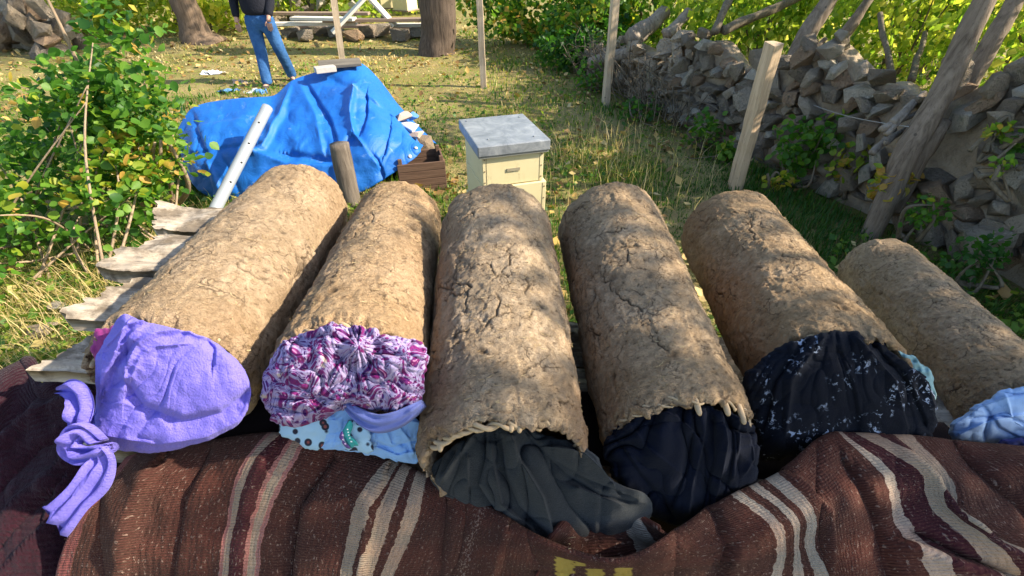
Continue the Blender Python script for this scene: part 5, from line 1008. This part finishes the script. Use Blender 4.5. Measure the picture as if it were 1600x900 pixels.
p = at_z(548, 20, .6); tag(boxm('slanting_board', tuple(p), (1.1, .3, .05), PW, rz=.4, ry=-.65), 'white board tilted up in the middle of the pile', 'board', 'boards piled behind the garden')
p = at_z(592, 12, .6); tag(boxm('slanting_board', tuple(p), (.95, .22, .05), PW, rz=-.2, ry=.8), 'pale board tilted steeply left of the old hive boxes', 'board', 'boards piled behind the garden')
for k, (px, py, z, lab, rz_) in enumerate([(608, 12, .42, 'old cream hive box left of the pair on the pile', .3), (634, 16, .42, 'old white hive box turned open on the pile', -.4)]):
    ob = tag(empty('old_hive_box', tuple(at_z(px, py, z-.2)), rz_), lab, 'hive box', 'old hive boxes on the pile'); boxm('box_body', (0, 0, .22), (.46, .5, .40), WAX, ob); boxm('box_lid', (0, 0, .44), (.5, .54, .04), PW, ob); boxm('box_floor', (0, 0, .01), (.52, .56, .03), PB, ob)
for k in range(9):
    px = 455+k*24; py = 50+4*math.sin(k*2); o = tag(link('pile_stone', RK[k], None, tuple(at_z(px, py, .12))), ['rounded', 'flat', 'mossy', 'dark', 'cracked', 'broad', 'yellowish', 'pointed', 'squat'][k]+' stone '+['number'][0]*0+['at the left end of the board pile', 'second along the foot of the board pile', 'below the whitish board', 'below the left stake', 'below the brown board', 'pale and large under the boards', 'below the tilted board', 'below the old hive boxes', 'beside the thick trunk'][k], 'stone', 'stones holding up the boards'); o.scale = (.26, .2, .17)
# left far stone wall
fw = tag(empty('far_stone_wall', (-10.5, 10.5, 0)), 'sunlit ruined stone wall at the upper left corner', 'wall')
for k in range(60):
    a_ = rg.uniform(0, 1); o = link('stone', RK[k % 15], None, (-8.5-a_*2.2+rg.normal(0, .15), 9.9+a_*1.0+rg.normal(0, .25), rg.uniform(0, .9))); o.scale = tuple(rg.uniform(.13, .24, 3)); o.rotation_euler = tuple(rg.uniform(0, 3, 3)); kid(o, fw)
fw2 = tag(empty('far_low_wall', (-6, 15, 0)), 'low sunlit stone bank behind the leaning tree', 'wall')
for k in range(50):
    a_ = rg.uniform(0, 1); o = link('stone', RK[k % 15], None, (-8.6+a_*4.6, 13.4+a_*.8+rg.normal(0, .15), rg.uniform(0, .55))); o.scale = tuple(rg.uniform(.12, .26, 3)); o.rotation_euler = tuple(rg.uniform(0, 3, 3)); kid(o, fw2)
# litter by the person
for k, (px, py, w_, mt, lab) in enumerate([(325, 114, .13, 2, 'greyish sheet of litter at the left'), (340, 113, .2, 2, 'white sheet of litter nearest the leaning tree'), (357, 141, .2, 0, 'pale blue scrap of litter left of the person'), (390, 142, .16, 2, 'white scrap of litter at the feet of the person'), (408, 144, .13, 0, 'small blue scrap of litter by the tarp'), (375, 130, .2, 1, 'brown cardboard scrap near the person')]):
    p = at_z(px, py, .06); X, Y = np.meshgrid(np.linspace(-1, 1, 9), np.linspace(-1, 1, 9), indexing='ij'); V = xyz(X*w_*.6*(1+.2*noise(xyz(Y*2, X, k), 3)), Y*w_*.6, .03*fbm(xyz(X*1.5, Y*1.5, k), 2, k)); o = tag(mobj('litter', V.reshape(-1, 3), gridfaces(9, 9), RUB[mt], smooth=False), lab, 'litter', 'litter on the grass by the person'); o.location = p; o.rotation_euler = (.1, .15, k*1.3); s_ = o.modifiers.new('s', 'SOLIDIFY'); s_.thickness = .004

# ================================================================== PERSON
def skin(name, verts, edges, radii, mat, parent, sub=2, root=0):
    me = bpy.data.meshes.new(name); me.from_pydata([tuple(v) for v in verts], edges, []); me.materials.append(mat)
    o = link(name, me, parent); md = o.modifiers.new('Skin', 'SKIN'); md.use_smooth_shade = True
    for i, r_ in enumerate(radii): v = me.skin_vertices[0].data[i]; v.radius = (r_, r_) if not isinstance(r_, tuple) else r_; v.use_root = (i == root)
    s_ = o.modifiers.new('Sub', 'SUBSURF'); s_.levels = sub; s_.render_levels = sub; return o
SKIN = simple('skin', (.48, .27, .19), .55, .08); DEN = M('blue_jeans', .9, .15); c = DEN.co('Object'); n = DEN.noise(c, 9, 4); DEN.col(DEN.ramp(n, [(.3, (.022, .075, .20)), (.7, (.05, .14, .32))])); DEN.bump(DEN.noise(c, 14, 3), .03, .6); DEN.bump(DEN.noise(c, 300, 2), .001, .5)
SWE = simple('black_sweater', (.010, .011, .018), .9, .3, 30, .01); SHO = simple('dark_shoe', (.05, .04, .035), .6); HAI = simple('dark_hair', (.02, .015, .012), .7)
fl, fr = at_z(421, 141, 0), at_z(459, 129, 0); ps = (fl+fr)/2
person = tag(empty('person', tuple(ps)), 'person in blue jeans and dark sweater standing behind the blue tarp', 'person')
hipx = at_y(404, 27, ps[1])[0]-ps[0]; L_ = fl-ps; R_ = fr-ps
hp = np.array([hipx, 0, .92]); lf = lambda t, a, b: a+(b-a)*t
def J(dx, dy, z): return (hp[0]+dx, dy, z)
kl, kr = (lf(.5, hp[0]-.12, L_[0])-.0, -.06, .50), (lf(.5, hp[0]+.12, R_[0])+.02, .04, .50)
al, ar = (L_[0], L_[1], .09), (R_[0], R_[1], .09)
tx = hp[0]-.02
V_ = [J(0, 0, .95), J(0, 0, 1.15), (tx, -.01, 1.35), (tx-.02, 0, 1.48), (tx-.02, -.01, 1.58), (tx-.02, -.03, 1.68), (tx-.02, -.03, 1.76),
      J(-.11, 0, .88), kl, al, (al[0]-.02, al[1]-.13, .04), J(.11, 0, .88), kr, ar, (ar[0]+.06, ar[1]-.13, .04),
      (tx-.19, 0, 1.44), (tx-.27, .02, 1.16), (tx-.27, -.06, .93), (tx-.27, -.08, .86), (tx+.16, 0, 1.44), (tx+.25, .02, 1.17), (tx+.22, -.12, .95), (tx+.215, -.15, .885)]
E_ = [(0, 1), (1, 2), (2, 3), (3, 4), (4, 5), (5, 6), (0, 7), (7, 8), (8, 9), (9, 10), (0, 11), (11, 12), (12, 13), (13, 14), (2, 15), (15, 16), (16, 17), (17, 18), (2, 19), (19, 20), (20, 21), (21, 22)]
R0 = [(.15, .11), (.14, .11), (.16, .11), .07, .055, .085, .06, .085, .055, .04, .035, .085, .055, .04, .035, .06, .042, .03, .034, .06, .042, .03, .034]
skin('body', V_, E_, R0, SKIN, person)
skin('jeans', [J(0, 0, 1.02), J(0, 0, .93), J(-.11, 0, .83), kl, (al[0], al[1], .13), (al[0], al[1], .07), J(.11, 0, .83), kr, (ar[0], ar[1], .13), (ar[0], ar[1], .07)], [(0, 1), (1, 2), (2, 3), (3, 4), (4, 5), (1, 6), (6, 7), (7, 8), (8, 9)], [(.19, .14), (.19, .145), .115, .088, .078, .078, .115, .088, .078, .078], DEN, person, root=1) if False else skin('jeans', [J(0, 0, 1.02), J(0, 0, .93), J(-.11, 0, .83), kl, (al[0], al[1], .13), (al[0], al[1], .07), J(.11, 0, .83), kr, (ar[0], ar[1], .13), (ar[0], ar[1], .07)], [(0, 1), (1, 2), (2, 3), (3, 4), (4, 5), (1, 6), (6, 7), (7, 8), (8, 9)], [(.19, .14), (.19, .145), .115, .088, .078, .078, .115, .088, .078, .078], DEN.m, person, root=1)
skin('sweater', [J(0, 0, .93), J(0, 0, 1.04), J(0, 0, 1.2), (tx, 0, 1.38), (tx-.02, 0, 1.50), (tx-.19, 0, 1.43), (tx-.27, .02, 1.16), (tx-.27, -.06, .92), (tx+.17, 0, 1.43), (tx+.255, .02, 1.17), (tx+.22, -.12, .945)], [(0, 1), (1, 2), (2, 3), (3, 4), (3, 5), (5, 6), (6, 7), (3, 8), (8, 9), (9, 10)], [(.205, .155), (.225, .165), (.21, .155), (.21, .15), .08, .09, .068, .052, .09, .068, .052], SWE, person)
for i, (w_, sg) in enumerate(((V_[18], -1), (V_[22], 1))):   # fingers
    for f_ in range(4):
        x0 = w_[0]+(f_-1.5)*.019; ln = [.07, .08, .075, .06][f_]; skin('finger', [(x0, w_[1], w_[2]-.01), (x0, w_[1]-.004, w_[2]-.04-ln*.3), (x0-.004*sg, w_[1]+.006, w_[2]-.04-ln*.65), (x0-.006*sg, w_[1]+.02, w_[2]-.04-ln)], [(0, 1), (1, 2), (2, 3)], [.010, .009, .008, .007], SKIN, person, 1)
    skin('thumb', [(w_[0]-sg*.02, w_[1]-.01, w_[2]+.01), (w_[0]-sg*.045, w_[1]-.02, w_[2]-.02), (w_[0]-sg*.05, w_[1]-.02, w_[2]-.05)], [(0, 1), (1, 2)], [.012, .010, .008], SKIN, person, 1)
for a_, q in ((al, -.02), (ar, .06)):
    skin('shoe', [(a_[0], a_[1]+.05, .045), (a_[0]+q*.3, a_[1]-.05, .045), (a_[0]+q, a_[1]-.16, .035)], [(0, 1), (1, 2)], [.05, .055, .042], SHO, person)
hx, hy, hz = tx-.02, -.03, 1.71
skin('hair', [(hx, hy+.03, hz+.05), (hx, hy+.05, hz), (hx, hy+.045, hz-.06), (hx, hy-.02, hz+.07)], [(0, 1), (1, 2), (0, 3)], [.085, .085, .06, .07], HAI, person)
for sg in (-1, 1):
    skin('ear', [(hx+sg*.085, hy, hz-.01), (hx+sg*.09, hy+.008, hz-.04)], [(0, 1)], [.014, .010], SKIN, person, 1); skin('eye', [(hx+sg*.032, hy-.082, hz), (hx+sg*.038, hy-.08, hz)], [(0, 1)], [.009, .008], HAI, person, 1)
skin('nose', [(hx, hy-.085, hz), (hx, hy-.104, hz-.035)], [(0, 1)], [.010, .014], SKIN, person, 1); skin('mouth', [(hx-.022, hy-.080, hz-.07), (hx+.022, hy-.080, hz-.07)], [(0, 1)], [.007, .007], simple('lips', (.4, .16, .13), .5), person, 1)
